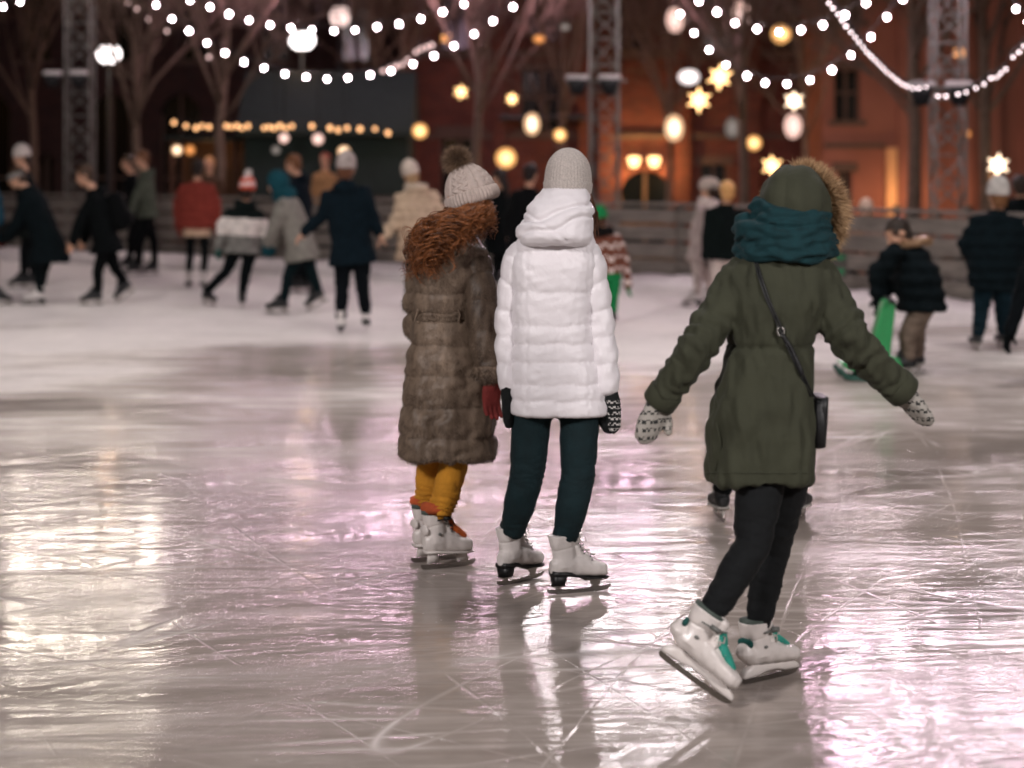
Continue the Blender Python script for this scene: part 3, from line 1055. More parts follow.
    # cable knit hat with turned-up brim
    keys = [(-.028, .093, .103), (-.012, .102, .112), (.016, .104, .113), (.045, .098, .107), (.075, .087, .096), (.104, .068, .075), (.128, .044, .048), (.142, .020, .022), (.145, .004, .004)]

    def knit(th, q):
        if q < .3:
            return .0032 * math.cos(th * 46) + .007 * math.sin(min(1, q / .3) * math.pi) ** .5
        c8 = th * 8 / (2 * math.pi) % 1
        tw = math.sin(q * 55)
        cab = abs(math.sin(c8 * math.pi * 2 + .9 * tw * (1 if int(th * 8 / (2 * math.pi)) % 2 == 0 else 0)))
        return .010 * cab ** .7 - .007 + .0008 * math.cos(th * 90) - .004 * math.exp(-((q - .305) / .012) ** 2)
    cb = cap_grid(hf, J['head'] + hf[2] * .022 + A(.016, 0, 0), [tuple(np.array(q) * A(1, .96, .96)) for q in lerp_prof(keys, 110)], 400, knit)
    M['oat_knit'] = cloth('pale_cable_knit', 'B9AAA2', var=.10, scale=60, weave=600, bump=.5, wrinkle=.1)
    hat = part('bobble_hat', cb.mesh('bobble_hat'), root, [M['oat_knit']])
    pb = MB()
    pc = at(457, 161, D)
    pb.ell(pc, (.036, .036, .036))
    fuzz(pb, pc, .042, 6500, .036, .0008, .5, 3)
    M['pompom'] = strand_mat('brown_pompom', '3A2A20', '9C8068', .6)
    part('pompom', pb.mesh('pompom'), hat, [M['pompom']])
    return root


# ================================================================== the woman in the olive parka
def olive_parka_woman():
    D, yaw = 6.1, 68
    base = A(at(768, 690, D)[0], D, 0)
    root = empty('person', base, 'woman in an olive hooded parka and teal scarf gliding with arms spread', 'person', 'skaters on the ice')
    k = .98
    J = {'head': at(793, 203, D + .05), 'neck': at(785, 252, D + .03), 'pel': at(770, 440, D)}
    J['shl'], J['shr'] = at(735, 285, D + .02), at(820, 280, D)
    J['ell'], J['wrl'] = at(698, 348, D - .08), at(662, 398, D - .02)
    J['elr'], J['wrr'] = at(848, 338, D - .05), at(900, 388, D + .02)
    J['hipl'], J['hipr'] = at(764, 455, D - .02), at(788, 455, D + .03)
    ly, lp = -17, 33
    hl = A(at(662, 656, 5.92)[0], 5.92, .138)
    hr = A(at(746, 682, 6.16)[0], 6.16, 0)
    fl, fr_ = foot_frame(ly, lp, -8), foot_frame(38)
    J['anl'], J['anr'] = hl + fl @ A(.045, 0, .15), hr + fr_ @ A(.045, 0, .15)
    J['toel'], J['toer'] = hl + fl @ A(.15, 0, .08), hr + fr_ @ A(.15, 0, .08)
    J['hdl'], J['hdr'] = A(-.42, -.1, -.85), A(.62, .1, -.72)
    J['knl'], J['knr'] = at(752, 548, 5.98), at(772, 552, 6.2)
    finish_joints(J, yaw, k)
    hf = head_frame(68, (.0, .08, 1))
    part('body', body_mesh(J, hf, yaw, k, .007, slim=.76, leg=.76), root, [M['skin'], M['lip'], M['eye']])
    b = MB()
    for g in 'lr':
        hp, kn, an = J['hip' + g], J['kn' + g], J['an' + g]
        ax = unit(an - kn)
        b.tube([hp + Z3 * .04, hp, hp * .6 + kn * .4, hp * .2 + kn * .8, kn, kn * .75 + an * .25 - ax * 0 + A(-.006, -.006, 0), kn * .5 + an * .5, kn * .22 + an * .78, an - ax * .075, an - ax * .03],
               [.075, .083, .074, .062, .055, .054, .050, .042, .039, .038], 20)
    b.ell(J['pel'], (.14, .12, .1))
    me = remesh(b, .007, 3)
    w1 = Wave(.06, 10, (2, 2, .8), 45)
    displace(me, lambda v, n: w1(v) * .0016 + np.sin(v[:, 2] * 190 + v[:, 0] * 60 + 2 * w1(v)) * .0016 * (np.exp(-((v[:, 2] - .5) / .08) ** 2) + np.exp(-((v[:, 2] - .3) / .06) ** 2)))
    M['black_leggings'] = cloth('black_leggings', '0B0E10', weave=1500, var=.25, wrinkle=.4, wscale=20)
    part('leggings', me, root, [M['black_leggings']])
    add_skate(root, 'plastic', hl, ly, lp, -8, k=.87); add_skate(root, 'plastic', hr, 38, k=.84)
    # parka
    b = MB()
    rows = [(240, 762, 806, .06, .03), (250, 748, 816, .09, .03), (262, 732, 825, .115, .02), (280, 724, 829, .13, .01), (300, 724, 827, .135), (322, 727, 819, .128), (344, 730, 811, .12), (366, 724, 812, .13), (400, 714, 812.5, .145), (440, 706, 813, .155), (470, 703.5, 812.5, .16), (479, 703.5, 811.5, .16), (480.5, 707, 808, .13)]
    b.loft(rings_px(rows, D), 44)
    la = [at(737, 282, D + .01), at(722, 308, D - .02), at(697, 347, D - .08), at(680, 372, D - .055), at(664, 395, D - .025)]
    ra = [at(817, 279, D), at(831, 306, D - .01), at(849, 337, D - .05), at(873, 363, D - .02), at(898, 386, D + .015)]
    b.tube(la, [.064, .062, .057, .052, .047], 20); b.tube(ra, [.068, .068, .063, .056, .049], 20)
    me = remesh(b, .008, 3)
    v = cos_of(me)
    dl, tl = seg_param(v, la); dr, tr = seg_param(v, ra)
    arm = (dl < .075) | (dr < .08)
    t_ = np.where(dl < dr, tl, tr)
    wv = Wave(.14, 8, (1, 1, .6), 51); wf = Wave(.05, 12, (.8, .8, 2.0), 52); wl = Wave(.09, 8, (.5, .5, 2.6), 53)

    def folds(v, n):
        h = wf(v) * .003 + wl(v) * .004
        z0 = zpx(345, D)
        zz = v[:, 2] - z0 + .004 * wv(v)
        tor = ~arm
        h = h - np.where(tor, .009 * np.exp(-(zz / .007) ** 2), 0)
        gath = np.exp(-(zz / .05) ** 2)
        h = h + np.where(tor, np.sin(v[:, 0] * 210 + 2 * wv(v)) * .0028 * gath, 0)
        low = np.clip((z0 - v[:, 2]) / .3, 0, 1)
        h = h + np.where(tor, np.sin(v[:, 0] * 30 + .8 * wv(v) + .5) * .009 * low, 0)
        # sleeve creases gather at the elbow
        el = np.exp(-((t_ - .22) / .10) ** 2) + .6 * np.exp(-((t_ - .40) / .05) ** 2)
        h = h + np.where(arm, np.sin(t_ * 150 + 2.0 * wv(v) + v[:, 2] * 30) * .0048 * (el + .15), 0)
        for px, y0 in ((779, 262), (741, 300), (808, 300)):
            x0 = at(px, 0, D)[0] + .02 * (1.0 - v[:, 2]) * (-1 if px < 779 else 0)
            h = h - np.where(tor & (n[:, 1] < -.2) & (v[:, 2] < zpx(y0, D)) & (v[:, 2] > (zpx(345, D) if px != 779 else 0)), .0035 * np.exp(-((v[:, 0] - x0) / .004) ** 2), 0)
        return h
    displace(me, folds)
    srf = Surf(me)
    M['olive'] = cloth('olive_cotton', '3A3C2E', var=.10, scale=10, weave=1300, bump=.2, wrinkle=.4, wscale=11, sheen=.03)
    part('coat', me, root, [M['olive']])
    tr_ = MB()
    tr_.tube([srf(px, 473, .001) for px in range(706, 812, 6)], .0022, 6)
    tr_.tube([srf(717, 424, .002), srf(722, 445, .002), srf(716, 470, .002)], .003, 6)
    part('hem_stitching', tr_.mesh('hem_stitching'), root, [M['olive']])
    for pts, r in ((la, .05), (ra, .052)):
        cb = MB()
        d = unit(pts[-1] - pts[-2])
        s_ = unit(np.cross(d, Z3)); w_ = np.cross(s_, d)
        cb.loft([(pts[-1] + d * x, s_, w_, a, a, 2) for x, a in ((-.02, r), (-.015, r + .004), (.03, r + .003), (.035, r - .002), (.02, r - .01))], 26)
        part('sleeve_cuff', cb.mesh('sleeve_cuff'), root, [M['olive']])
    # hood: an open shell round the head
    b = MB()
    hc = at(795, 208, D + .04)
    b.ell(hc, (.112, .135, .132), hf, 28, 20)
    b.ell(hc - hf[2] * .09 - hf[1] * .03, (.10, .105, .09), hf)
    me = remesh(b, .007, 3)
    w2 = Wave(.07, 8, seed=61)
    displace(me, lambda v, n: w2(v) * .003 - .005 * np.exp(-(((v - hc) @ hf[0] + .0) / .004) ** 2) + .006 * np.exp(-(((np.abs((v - hc) @ hf[0]) - .03)) / .02) ** 2))
    vs = cos_of(me); keep = ((vs - hc) @ hf[1]) < .085
    faces = [tuple(p.vertices) for p in me.polygons if all(keep[i] for i in p.vertices)]
    hm = MB(); hm.add(vs, faces)
    hme = hm.mesh('h')
    ob = bpy.data.objects.new('h', hme); COL.objects.link(ob)
    so = ob.modifiers.new('s', 'SOLIDIFY'); so.thickness = .012; so.offset = -1
    hme2 = bpy.data.meshes.new_from_object(ob.evaluated_get(bpy.context.evaluated_depsgraph_get()))
    bpy.data.objects.remove(ob)
    hd = part('hood', hme2, root, [M['olive']])
    fb = MB()
    rg = np.random.default_rng(9)
    oc = hc + hf[1] * .068 - hf[2] * .012
    for i in range(13000):
        a_ = rg.uniform(0, 6.283)
        rr_ = rg.uniform(.88, 1.0)
        rad = (hf[0] * math.cos(a_) * .112 + hf[2] * math.sin(a_) * .128) * rr_
        p = oc + rad + hf[1] * rg.uniform(-.02, .03)
        dr_ = unit(unit(rad) * 1.0 + hf[1] * rg.normal() * .55 + rg.normal(size=3) * .28 - hf[1] * .1)
        ln = rg.uniform(.03, .068) * (1 if math.cos(a_) > -.1 else .6)
        s_ = unit(np.cross(dr_, rg.normal(size=3))) * .0011
        q = p + dr_ * ln * .6 + rg.normal(size=3) * .003
        e = p + dr_ * ln - Z3 * .006
        fb.add([p - s_, p + s_, q + s_ * .7, q - s_ * .7, e], [(0, 1, 2, 3), (3, 2, 4)])
    ring = [oc + hf[0] * math.cos(t) * .112 + hf[2] * math.sin(t) * .128 for t in np.linspace(0, 6.283, 40)[:-1]]
    M['fur_trim'] = strand_mat('tan_fur_trim', '846242', 'DDBB92', .6)
    part('fur_trim', fb.mesh('fur_trim'), hd, [M['fur_trim']])
    # scarf
    b = MB()
    sc = at(785, 228, D + .03)
    for z, rx, ry, tx, ty, th in ((-.052, .132, .14, .06, .10, .033), (-.018, .122, .132, -.12, .05, .034), (.018, .103, .116, .12, -.04, .032), (.048, .086, .10, -.10, .06, .028), (-.035, .136, .142, -.2, .0, .028), (.0, .118, .125, .22, .0, .024)):
        pts = [sc + A(rx * math.cos(t), ry * math.sin(t), z + tx * rx * math.cos(t) + ty * ry * math.sin(t) + .006 * math.sin(3 * t + z * 90)) for t in np.linspace(0, 6.2832, 41)]
        rs = []
        for i in range(40):
            t = pts[(i + 1) % 40] - pts[i - 1]; t = unit(t); o = unit(np.cross(t, Z3)); w_ = np.cross(o, t)
            rs.append([pts[i] + o * th * .62 * math.cos(q) + w_ * th * math.sin(q) for q in np.linspace(0, 6.2832, 13)[:-1]])
        b.rings(rs, closed=True)
    me = remesh(b, .006, 2)
    w3 = Wave(.045, 12, (2.2, 2.2, .7), 71)
    ang = np.arctan2((cos_of(me) - sc)[:, 1], (cos_of(me) - sc)[:, 0])
    displace(me, lambda v, n: w3(v) * .006 + np.abs(np.sin(v[:, 2] * 95 + np.sin(ang * 3) * 1.4 + w3(v) * .6)) * .0085)
    M['teal_scarf'] = cloth('teal_wool', '0F3439', var=.2, scale=40, weave=420, bump=.8, wrinkle=.4)
    part('scarf', me, root, [M['teal_scarf']])
    # mittens with a nordic pattern
    M['nordic'] = knit_pattern('nordic_mitten', 'A9A49C', '2A2B2B', 75)
    M['ribknit'] = cloth('grey_rib', '8F8B84', weave=500, bump=.7)
    for g, dd, th in (('l', A(-.42, -.1, -.85), A(.55, .4, -.25)), ('r', A(.62, .1, -.72), A(-.3, .9, -.3))):
        me = mitten_mesh(J['wr' + g] - Z3 * .004, dd, th, .92, .16, .05)
        part('mitten', me, root, [M['nordic']])
    # the bag she carries is a thing of its own
    strap_pts = [srf(753, 254, .006), srf(759, 275, .006), srf(767, 300, .006), srf(776, 320, .006), srf(784, 336, .006), srf(793, 356, .007), srf(801, 376, .007), srf(809, 395, .008)]
    bagc = at(816, 421, D + .02)
    bag = empty('shoulder_bag', bagc, 'small black crossbody bag hanging at the hip of the olive parka', 'bag')
    q = MB()
    for dx in (-.0035, .0035):
        q.tube([p + A(dx, 0, dx * .4) for p in strap_pts + [bagc + A(-.005, -.03, .07)]], .003, 8)
    part('strap', q.mesh('strap'), bag, [M['black_leather']])
    q = MB()
    q.loft([(bagc + Z3 * z, X3, Y3, a, b_, 4) for z, a, b_ in ((-.075, .012, .07), (-.07, .022, .085), (0, .027, .092), (.06, .022, .088), (.07, .012, .08))], 24)
    part('pouch', q.mesh('pouch'), bag, [M['black_leather']])
    q = MB()
    q.loft([(bagc + A(.012, 0, z), X3, Y3, a, b_, 4) for z, a, b_ in ((.0, .014, .088), (.05, .016, .09), (.078, .018, .086))], 24)
    part('flap', q.mesh('flap'), bag, [M['black_leather']])
    q = MB()
    c = srf(782, 331, .012)
    q.box((-.009, -.004, -.012), (.009, .004, -.007), 0, (unit(A(.5, 0, -.85)), Y3, unit(A(.85, 0, .5))), c)
    rs = [c + A(.011 * math.cos(t), -.002, .013 * math.sin(t)) for t in np.linspace(0, 6.283, 17)]
    q.tube(rs, .0028, 8, round_ends=False)
    part('buckle', q.mesh('buckle'), bag, [M['steel']])
    q = MB()
    q.tube([srf(784, 336, .011), srf(790, 350, .011), srf(797, 366, .011), srf(800, 373, .011)], .0075, 8)
    part('strap_pad', q.mesh('strap_pad'), bag, [M['black_leather']])
    return root
# ================================================================== the other skaters
CL = {}


def fab(hexc, **kw):
    if hexc not in CL:
        h = hexc
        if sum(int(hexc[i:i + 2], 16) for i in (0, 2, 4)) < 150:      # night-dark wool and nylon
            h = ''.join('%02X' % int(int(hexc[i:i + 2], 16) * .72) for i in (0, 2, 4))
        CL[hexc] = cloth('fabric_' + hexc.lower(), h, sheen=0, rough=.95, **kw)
        CL[hexc].node_tree.nodes['Principled BSDF'].inputs['Specular IOR Level'].default_value = .12
    return CL[hexc]


STRANDS = {}


def hairmat(d, l):
    if (d, l) not in STRANDS:
        STRANDS[(d, l)] = strand_mat('hair_' + d.lower(), d, l)
    return STRANDS[(d, l)]


def skater(label, D, yaw, px, coat='101820', hem=.12, flare=.02, legs='14181A', legw=1.0, skate='hockey', hat=None, hair=('1E1612', '4A3526'), long_hair=False,
           head_yaw=None, fyaw=None, pitch=(0, 0), gloves='15181A', k=1.0, scarf=None, hood=None, hoodfur=None, puff=0.0, bands=None, undershirt=None,
           group='skaters on the ice', vox=.011, coatw=1.0, skates=True, seed=0, head_tilt=None, pattern=None):
    """px: measured picture joints (x, y[, depth shift]) of one figure"""
    P = lambda q: at(q[0], q[1], D + (q[2] if len(q) > 2 else 0))
    J = {n: P(q) for n, q in px.items()}
    fy = fyaw if fyaw is not None else (yaw, yaw)
    r, f = side_of(yaw)
    heels = {}
    for i, g in enumerate('lr'):
        R = foot_frame(fy[i], pitch[i])
        a = J['an' + g]
        h = a - R @ A(.045, 0, .145) * k
        h[2] = 0 if skates or True else h[2]
        h[2] = math.sin(math.radians(max(0, pitch[i]))) * .262 * k
        heels[g] = (h, R)
        J['an' + g] = h + R @ A(.045, 0, .145) * k
        J['toe' + g] = h + R @ A(.16, 0, .08) * k
        if 'kn' + g not in J:
            J['kn' + g] = (J['an' + g] + J['pel']) / 2 + f * .03
    up, fwd, rt = finish_joints(J, yaw, k)
    base = A((J['anl'][0] + J['anr'][0]) / 2, (J['anl'][1] + J['anr'][1]) / 2, 0)
    root = empty('person', base, label, 'person', group)
    hu = unit(unit(J['head'] - J['neck']) + Z3 * .6) if head_tilt is None else unit(head_tilt)
    hf = head_frame(yaw if head_yaw is None else head_yaw, hu)
    part('body', body_mesh(J, hf, yaw, k, .009, bare_hands=gloves is None, slim=.86, leg=.9 * legw), root, [M['skin'], M['lip'], M['eye']])
    # trousers
    b = MB()
    for g in 'lr':
        hp, kn, an = J['hip' + g], J['kn' + g], J['an' + g]
        q = legw * k
        b.tube([hp + up * .05 * k, hp, (hp + kn) / 2, kn, kn * .55 + an * .45, an + (kn - an) * .1], [.08 * q, .088 * q, .076 * q, .062 * q, .058 * q, .05 * q], 16)
    b.loft([(J['pel'] + up * z * k, rt, fwd, a * k, d * k, 2.4) for z, a, d in ((.1, .13, .1), (0, .155, .115), (-.07, .15, .11), (-.1, .1, .09))], 20)
    me = remesh(b, .009, 2)
    wv = Wave(.09, 8, (1.5, 1.5, .7), seed + 1)
    displace(me, lambda v, n: wv(v) * .004)
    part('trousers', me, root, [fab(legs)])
    if skates:
        for g in 'lr':
            i = 'lr'.index(g)
            add_skate(root, skate, heels[g][0], fy[i], pitch[i], k=k)
    # coat
    nk, pel = J['neck'], J['pel']
    ln = np.linalg.norm(nk - pel)
    hd = unit((J['knl'] + J['knr']) / 2 - pel)
    hs = (hd + unit(-up)) ; hs = unit(hs)
    w = coatw * k * 1.06
    u2 = unit(-hs)
    b = MB()
    R_ = [(nk + up * .035 * k, rt, fwd, .065 * w, .065 * w, 2), (nk - up * .02 * k, rt, fwd, .095 * w, .08 * w, 2.2), (nk - up * .075 * k, rt, fwd, .17 * w, .1 * w, 2.3), (nk - up * .14 * k, rt, fwd, .19 * w, .118 * w, 2.3),
          (nk - up * ln * .5, rt, fwd, (.178 + puff) * w, (.122 + puff) * w, 2.3), (nk - up * ln * .75, rt, fwd, (.168 + puff) * w, (.12 + puff) * w, 2.3), (pel, rt, fwd, (.178 + puff * .6) * w, (.132 + puff * .5) * w, 2.3)]
    if hem > .02:
        f2 = unit(fwd - u2 * np.dot(fwd, u2))
        R_.append((pel + hs * hem * .55, rt, f2, .182 * w + flare * .6, .138 * w + flare * .6, 2.3))
        R_.append((pel + hs * hem, rt, f2, .184 * w + flare, .14 * w + flare, 2.3))
        R_.append((pel + hs * (hem + .004), rt, f2, .165 * w + flare, .12 * w + flare, 2.3))
    b.loft(R_, 30)
    for g, sg in (('l', -1), ('r', 1)):
        s_, e_, w_ = J['sh' + g], J['el' + g], J['wr' + g]
        b.tube([s_ - rt * .04 * sg * k, s_, s_ * .5 + e_ * .5, e_, e_ * .5 + w_ * .5, w_], [.062 * w, .066 * w, .062 * w, .057 * w, .053 * w, .046 * w], 16)
    if hood == 'down':
        b.ell(nk - fwd * .085 * k - up * .01, (.12 * k, .06 * k, .07 * k), np.array([rt, fwd, up]))
    me = remesh(b, vox, 2)
    w1 = Wave(.13, 10, (1, 1, 1.4), seed + 11); w2 = Wave(.05, 10, (1, 1, 1.8), seed + 12)
    displace(me, lambda v, n: w1(v) * .006 + w2(v) * .003 + (.008 * np.sin((v[:, 2]) * 62) if puff > .02 else 0))
    if bands is not None:      # knitted stripes: separate dyed rows of the jumper, by height above the hips
        mats = [fab(bands[0][1])] + [fab(c_) for _, c_ in bands[1:]]
        for m_ in mats: me.materials.append(m_)
        v = cos_of(me)
        for p in me.polygons:
            h = float(np.dot(np.mean(v[list(p.vertices)], axis=0) - pel, up))
            j = 0
            for q_, (z, _) in enumerate(bands):
                if h < z: j = q_
            p.material_index = j
        ob = part('jumper', me, root, None)
    else:
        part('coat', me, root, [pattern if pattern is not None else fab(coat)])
    if undershirt:
        q = MB()
        q.loft([(pel + hs * z, rt, fwd, a * k, d * k, 2.3) for z, a, d in ((-.06, .16, .125), (.05, .185, .14), (.13, .175, .135), (.135, .15, .11))], 28)
        me = remesh(q, .01, 2); displace(me, lambda v, n: w2(v) * .005)
        part('shirt_tail', me, root, [fab(undershirt)])
    c = J['head']
    # hair
    if hair is not None:
        q = MB()
        q.ell(c + (hf[2] * .038 - hf[1] * .018) * k, (.083 * k, .098 * k, .09 * k), hf)
        q.ell(c + (-hf[2] * .02 - hf[1] * .05) * k, (.072 * k, .05 * k, .07 * k), hf)
        if long_hair:
            q.tube([c - hf[1] * .06 * k, c + (-hf[2] * .1 - hf[1] * .085) * k, c + (-hf[2] * .22 - hf[1] * .11) * k], [.075 * k, .07 * k, .04 * k], 14, flat=.7)
        hm = remesh(q, .008, 2)
        v = cos_of(hm)
        inner = ((v - c) @ hf[1] > .055 * k) & ((v - c) @ hf[2] < .06 * k)
        v = v - np.where(inner, 1, 0)[:, None] * hf[1] * .03
        set_cos(hm, v)
        w3 = Wave(.02, 10, (1, 1, 3), seed + 5)
        displace(hm, lambda v, n: w3(v) * .004)
        fu = fur_on(hm, 1800, .03, .002, tuple(-hf[2] * 1.2), .3, seed)
        x = MB(); x.add_mesh(hm); x.add_mesh(fu)
        part('hair', x.mesh('hair'), root, [hairmat(*hair)])
    if hat is not None:
        kind, hc = hat
        if kind == 'beanie' or kind == 'bobble':
            cb = beanie(hf, c + (hf[2] * .03 - hf[1] * .006) * k, k * 1.06, .0)
            ho = part('beanie', cb.mesh('beanie'), root, [fab(hc) if isinstance(hc, str) else hc])
            if kind == 'bobble':
                pb = MB(); pc = c + hf[2] * .215 * k
                pb.ell(pc, (.03, .03, .03)); fuzz(pb, pc, .034, 500, .026, .003, .5, seed)
                part('pompom', pb.mesh('pompom'), ho, [hairmat('C9C0BA', 'EEE6E0')])
        elif kind == 'fur':
            q = MB(); q.ell(c + (hf[2] * .06) * k, (.098 * k, .112 * k, .075 * k), hf)
            hm = remesh(q, .01, 1)
            fu = fur_on(hm, 3500, .03, .0025, (0, 0, .05), 1.0, seed)
            x = MB(); x.add_mesh(hm); x.add_mesh(fu)
            part('fur_hat', x.mesh('fur_hat'), root, [hc])
        elif kind == 'headband':
            q = MB()
            q.loft([(c + hf[2] * z * k, hf[0], hf[1], a * k, d * k, 2) for z, a, d in ((.0, .086, .104), (.008, .091, .109), (.05, .090, .108), (.06, .084, .102))], 28)
            part('headband', q.mesh('headband'), root, [fab(hc)])
    if hood is not None and hood.startswith('up'):
        q = MB()
        q.ell(c + (hf[2] * .015 - hf[1] * .02) * k, (.112 * k, .128 * k, .14 * k), hf)
        q.tube([c - hf[1] * .02, nk + up * .02], [.1 * k, .105 * k], 18)
        hm = remesh(q, .01, 3)
        v = cos_of(hm); keep = (v - c) @ hf[1] < .075 * k
        x = MB(); x.add(v, [tuple(p.vertices) for p in hm.polygons if all(keep[i] for i in p.vertices)])
        part('hood', x.mesh('hood'), root, [fab(hood.split(':')[1])])
    if hoodfur is not None:
        q = MB(); rg = np.random.default_rng(seed + 3)
        oc = nk + up * .02 * k - fwd * .04 * k
        for i in range(2200):
            a_ = rg.uniform(0, 6.283)
            rad = rt * math.cos(a_) * .15 * k + fwd * math.sin(a_) * .11 * k + up * .02 * math.sin(a_)
            p = oc + rad * rg.uniform(.7, 1.05)
            d_ = unit(unit(rad) + up * rg.normal() * .8 + rg.normal(size=3) * .4); e = p + d_ * rg.uniform(.02, .055)
            s_ = unit(np.cross(d_, rg.normal(size=3))) * .003
            q.add([p - s_, p + s_, e], [(0, 1, 2)])
        q.rings([[oc + (rt * math.cos(t) * .13 + fwd * math.sin(t) * .095) * k + unit(rt * math.cos(t) + fwd * math.sin(t)) * .035 * math.cos(s) + up * (.03 * math.sin(s)) for s in np.linspace(0, 6.283, 11)[:-1]] for t in np.linspace(0, 6.283, 31)[:-1]], closed=True)
        part('fur_collar', q.mesh('fur_collar'), root, [hoodfur])
    if scarf is not None:
        q = MB()
        for z, th, tl in ((0.0, .036, .1), (.04, .034, -.12)):
            q.rings([[nk + up * (z + tl * .1 * math.cos(t)) * k + (rt * math.cos(t) * .10 + fwd * math.sin(t) * .105) * k + unit(rt * math.cos(t) + fwd * math.sin(t)) * th * .8 * math.cos(s) + up * (th * math.sin(s)) for s in np.linspace(0, 6.283, 11)[:-1]] for t in np.linspace(0, 6.283, 31)[:-1]], closed=True)
        hm = remesh(q, .01, 1)
        displace(hm, lambda v, n: w2(v) * .006)
        part('scarf', hm, root, [fab(scarf)])
    if gloves is not None:
        for g, sg in (('l', -1), ('r', 1)):
            hb = MB()
            hand_pieces(hb, J['wr' + g], unit(J['wr' + g] - J['el' + g]), f - rt * .4 * sg, k, .35, .003)
            part('glove', remesh(hb, .006, 1), root, [fab(gloves)])
    return root, J, (up, fwd, rt)


def others():
    fluffy = hairmat('C4B5A8', 'F0E4DA')
    skater('skater cut off by the picture edge in pale trousers and a blue jacket', 22.9, 10, dict(head=(-14, 150), neck=(-14, 172), pel=(-12, 232), anl=(-22, 300, .2), anr=(-6, 300, -.1), wrr=(0, 222, -.2), elr=(-2, 200, -.15)),
           coat='1D3B49', legs='C9BDB6', legw=1.1, hem=.1, seed=1)
    skater('skater bending deep forward in a long dark coat and grey headband', 22.9, 182, dict(head=(17, 178), neck=(28, 190), pel=(47, 240), ell=(18, 222, -.15), wrl=(2, 240, -.1), elr=(22, 222, .2), wrr=(8, 238, .2), knl=(38, 268, -.1), knr=(44, 268, .1), anl=(41, 296, -.08), anr=(40, 296, .12)),
           coat='0E1B1F', legs='121B1E', hem=.26, flare=.06, coatw=1.22, hat=('headband', '7E7A76'), skate='figure', head_yaw=190, head_tilt=(-.35, 0, 1), gloves='5A2A22', seed=2)
    skater('person in a white beanie standing behind the bending long-coated skater', 26, 200, dict(head=(22, 158), neck=(25, 174), pel=(29, 226), anl=(24, 285), anr=(35, 285)),
           coat='1C2422', legs='12171A', hat=('beanie', 'C8BDB6'), hem=.15, seed=3)
    r, J, (up, fwd, rt) = skater('skater all in black leaning into a stride with a backpack', 22.9, 184, dict(head=(85, 176), neck=(94, 192), pel=(106, 240), ell=(80, 222, -.2), wrl=(73, 241, -.22), elr=(90, 222, .2), wrr=(84, 240, .25), knl=(98, 272, -.1), knr=(115, 268, .1), anl=(98, 298, -.1), anr=(125, 293, .15)),
           coat='0C1113', legs='0C1012', hem=.14, flare=.03, coatw=1.1, pitch=(0, 35), gloves=None, hood='down', seed=4)
    bp = empty('backpack', J['neck'] - up * .3 - fwd * .2, 'black backpack on the back of the striding dark skater', 'bag')
    q = MB()
    c = J['neck'] - up * .28 - fwd * .215
    q.loft([(c + up * z, rt, fwd, a, d, 3) for z, a, d in ((.22, .07, .05), (.19, .13, .085), (.05, .155, .11), (-.12, .155, .115), (-.2, .14, .09), (-.23, .09, .05))], 24)
    me = remesh(q, .01, 2); part('pack', me, bp, [fab('0A0D0E')])
    q = MB(); q.loft([(c - fwd * .1 + up * z, rt, fwd, a, d, 3) for z, a, d in ((-.02, .08, .02), (-.04, .11, .045), (-.15, .11, .045), (-.18, .09, .02))], 20)
    part('front_pocket', q.mesh('front_pocket'), bp, [fab('0A0D0E')])
    for sg in (-1, 1):
        q = MB()
        q.tube([c + up * .17 + fwd * .06 + rt * .09 * sg, J['neck'] - up * .03 + rt * .11 * sg, J['neck'] - up * .14 + fwd * .15 + rt * .12 * sg, J['neck'] - up * .34 + fwd * .08 + rt * .17 * sg, c - up * .17 + fwd * .06 + rt * .13 * sg], .014, 8)
        part('shoulder_strap', q.mesh('shoulder_strap'), bp, [fab('0A0D0E')])
    skater('man in a grey-green jacket standing near the boards, facing away to the side', 29, 195, dict(head=(142, 159), neck=(145, 173), pel=(148, 213), ell=(136, 196, -.2), wrl=(132, 212, -.2), elr=(152, 194, .2), wrr=(150, 213, .2), anl=(138, 270, -.1), anr=(155, 270, .1), knl=(140, 243, -.1), knr=(154, 243, .1)),
           coat='4E5348', legs='0E1214', hem=.06, hair=('4A2E1C', '8A5A38'), hood='down', seed=5)
    skater('dark-haired person half hidden behind the grey-green jacket man', 30.5, 200, dict(head=(128, 163), neck=(131, 176), pel=(136, 214), anl=(130, 264), anr=(140, 264)), coat='131618', legs='0E1214', seed=6)
    skater('person in a rust red jacket with a pale shirt tail, back turned', 26, 88, dict(head=(198, 169), neck=(197, 183), pel=(197, 226), ell=(178, 203), wrl=(179, 226), elr=(216, 203), wrr=(216, 227), knl=(190, 254), knr=(205, 254), anl=(188, 282), anr=(203, 282)),
           coat='7C352C', legs='14191B', legw=.8, hem=.03, coatw=1.16, puff=.03, undershirt='C7A98F', hair=('120E0C', '2A201A'), gloves='7C352C', skate='figure', seed=7)
    M['red_white_knit'] = knit_pattern('red_white_knit', 'C4492E', 'EDE4DE', 22)
    skater('skater in a jumper with a white band, dark yoke and grey hem, striding', 22.4, 88, dict(head=(247, 191), neck=(245, 207), pel=(243, 248), ell=(222, 225), wrl=(219, 247), elr=(264, 226), wrr=(266, 246), knl=(226, 272), knr=(245, 276), anl=(206, 299, .1), anr=(242, 299, -.05)),
           bands=[(9, '16211F'), (.335, 'E2D9D2'), (.14, '7E7C77')], legs='0F1719', hem=.05, coatw=1.03, puff=.01, hat=('bobble', M['red_white_knit']), scarf='16211F', pitch=(10, 0), gloves='2A5A55', k=.95, seed=8, fyaw=(60, 95))
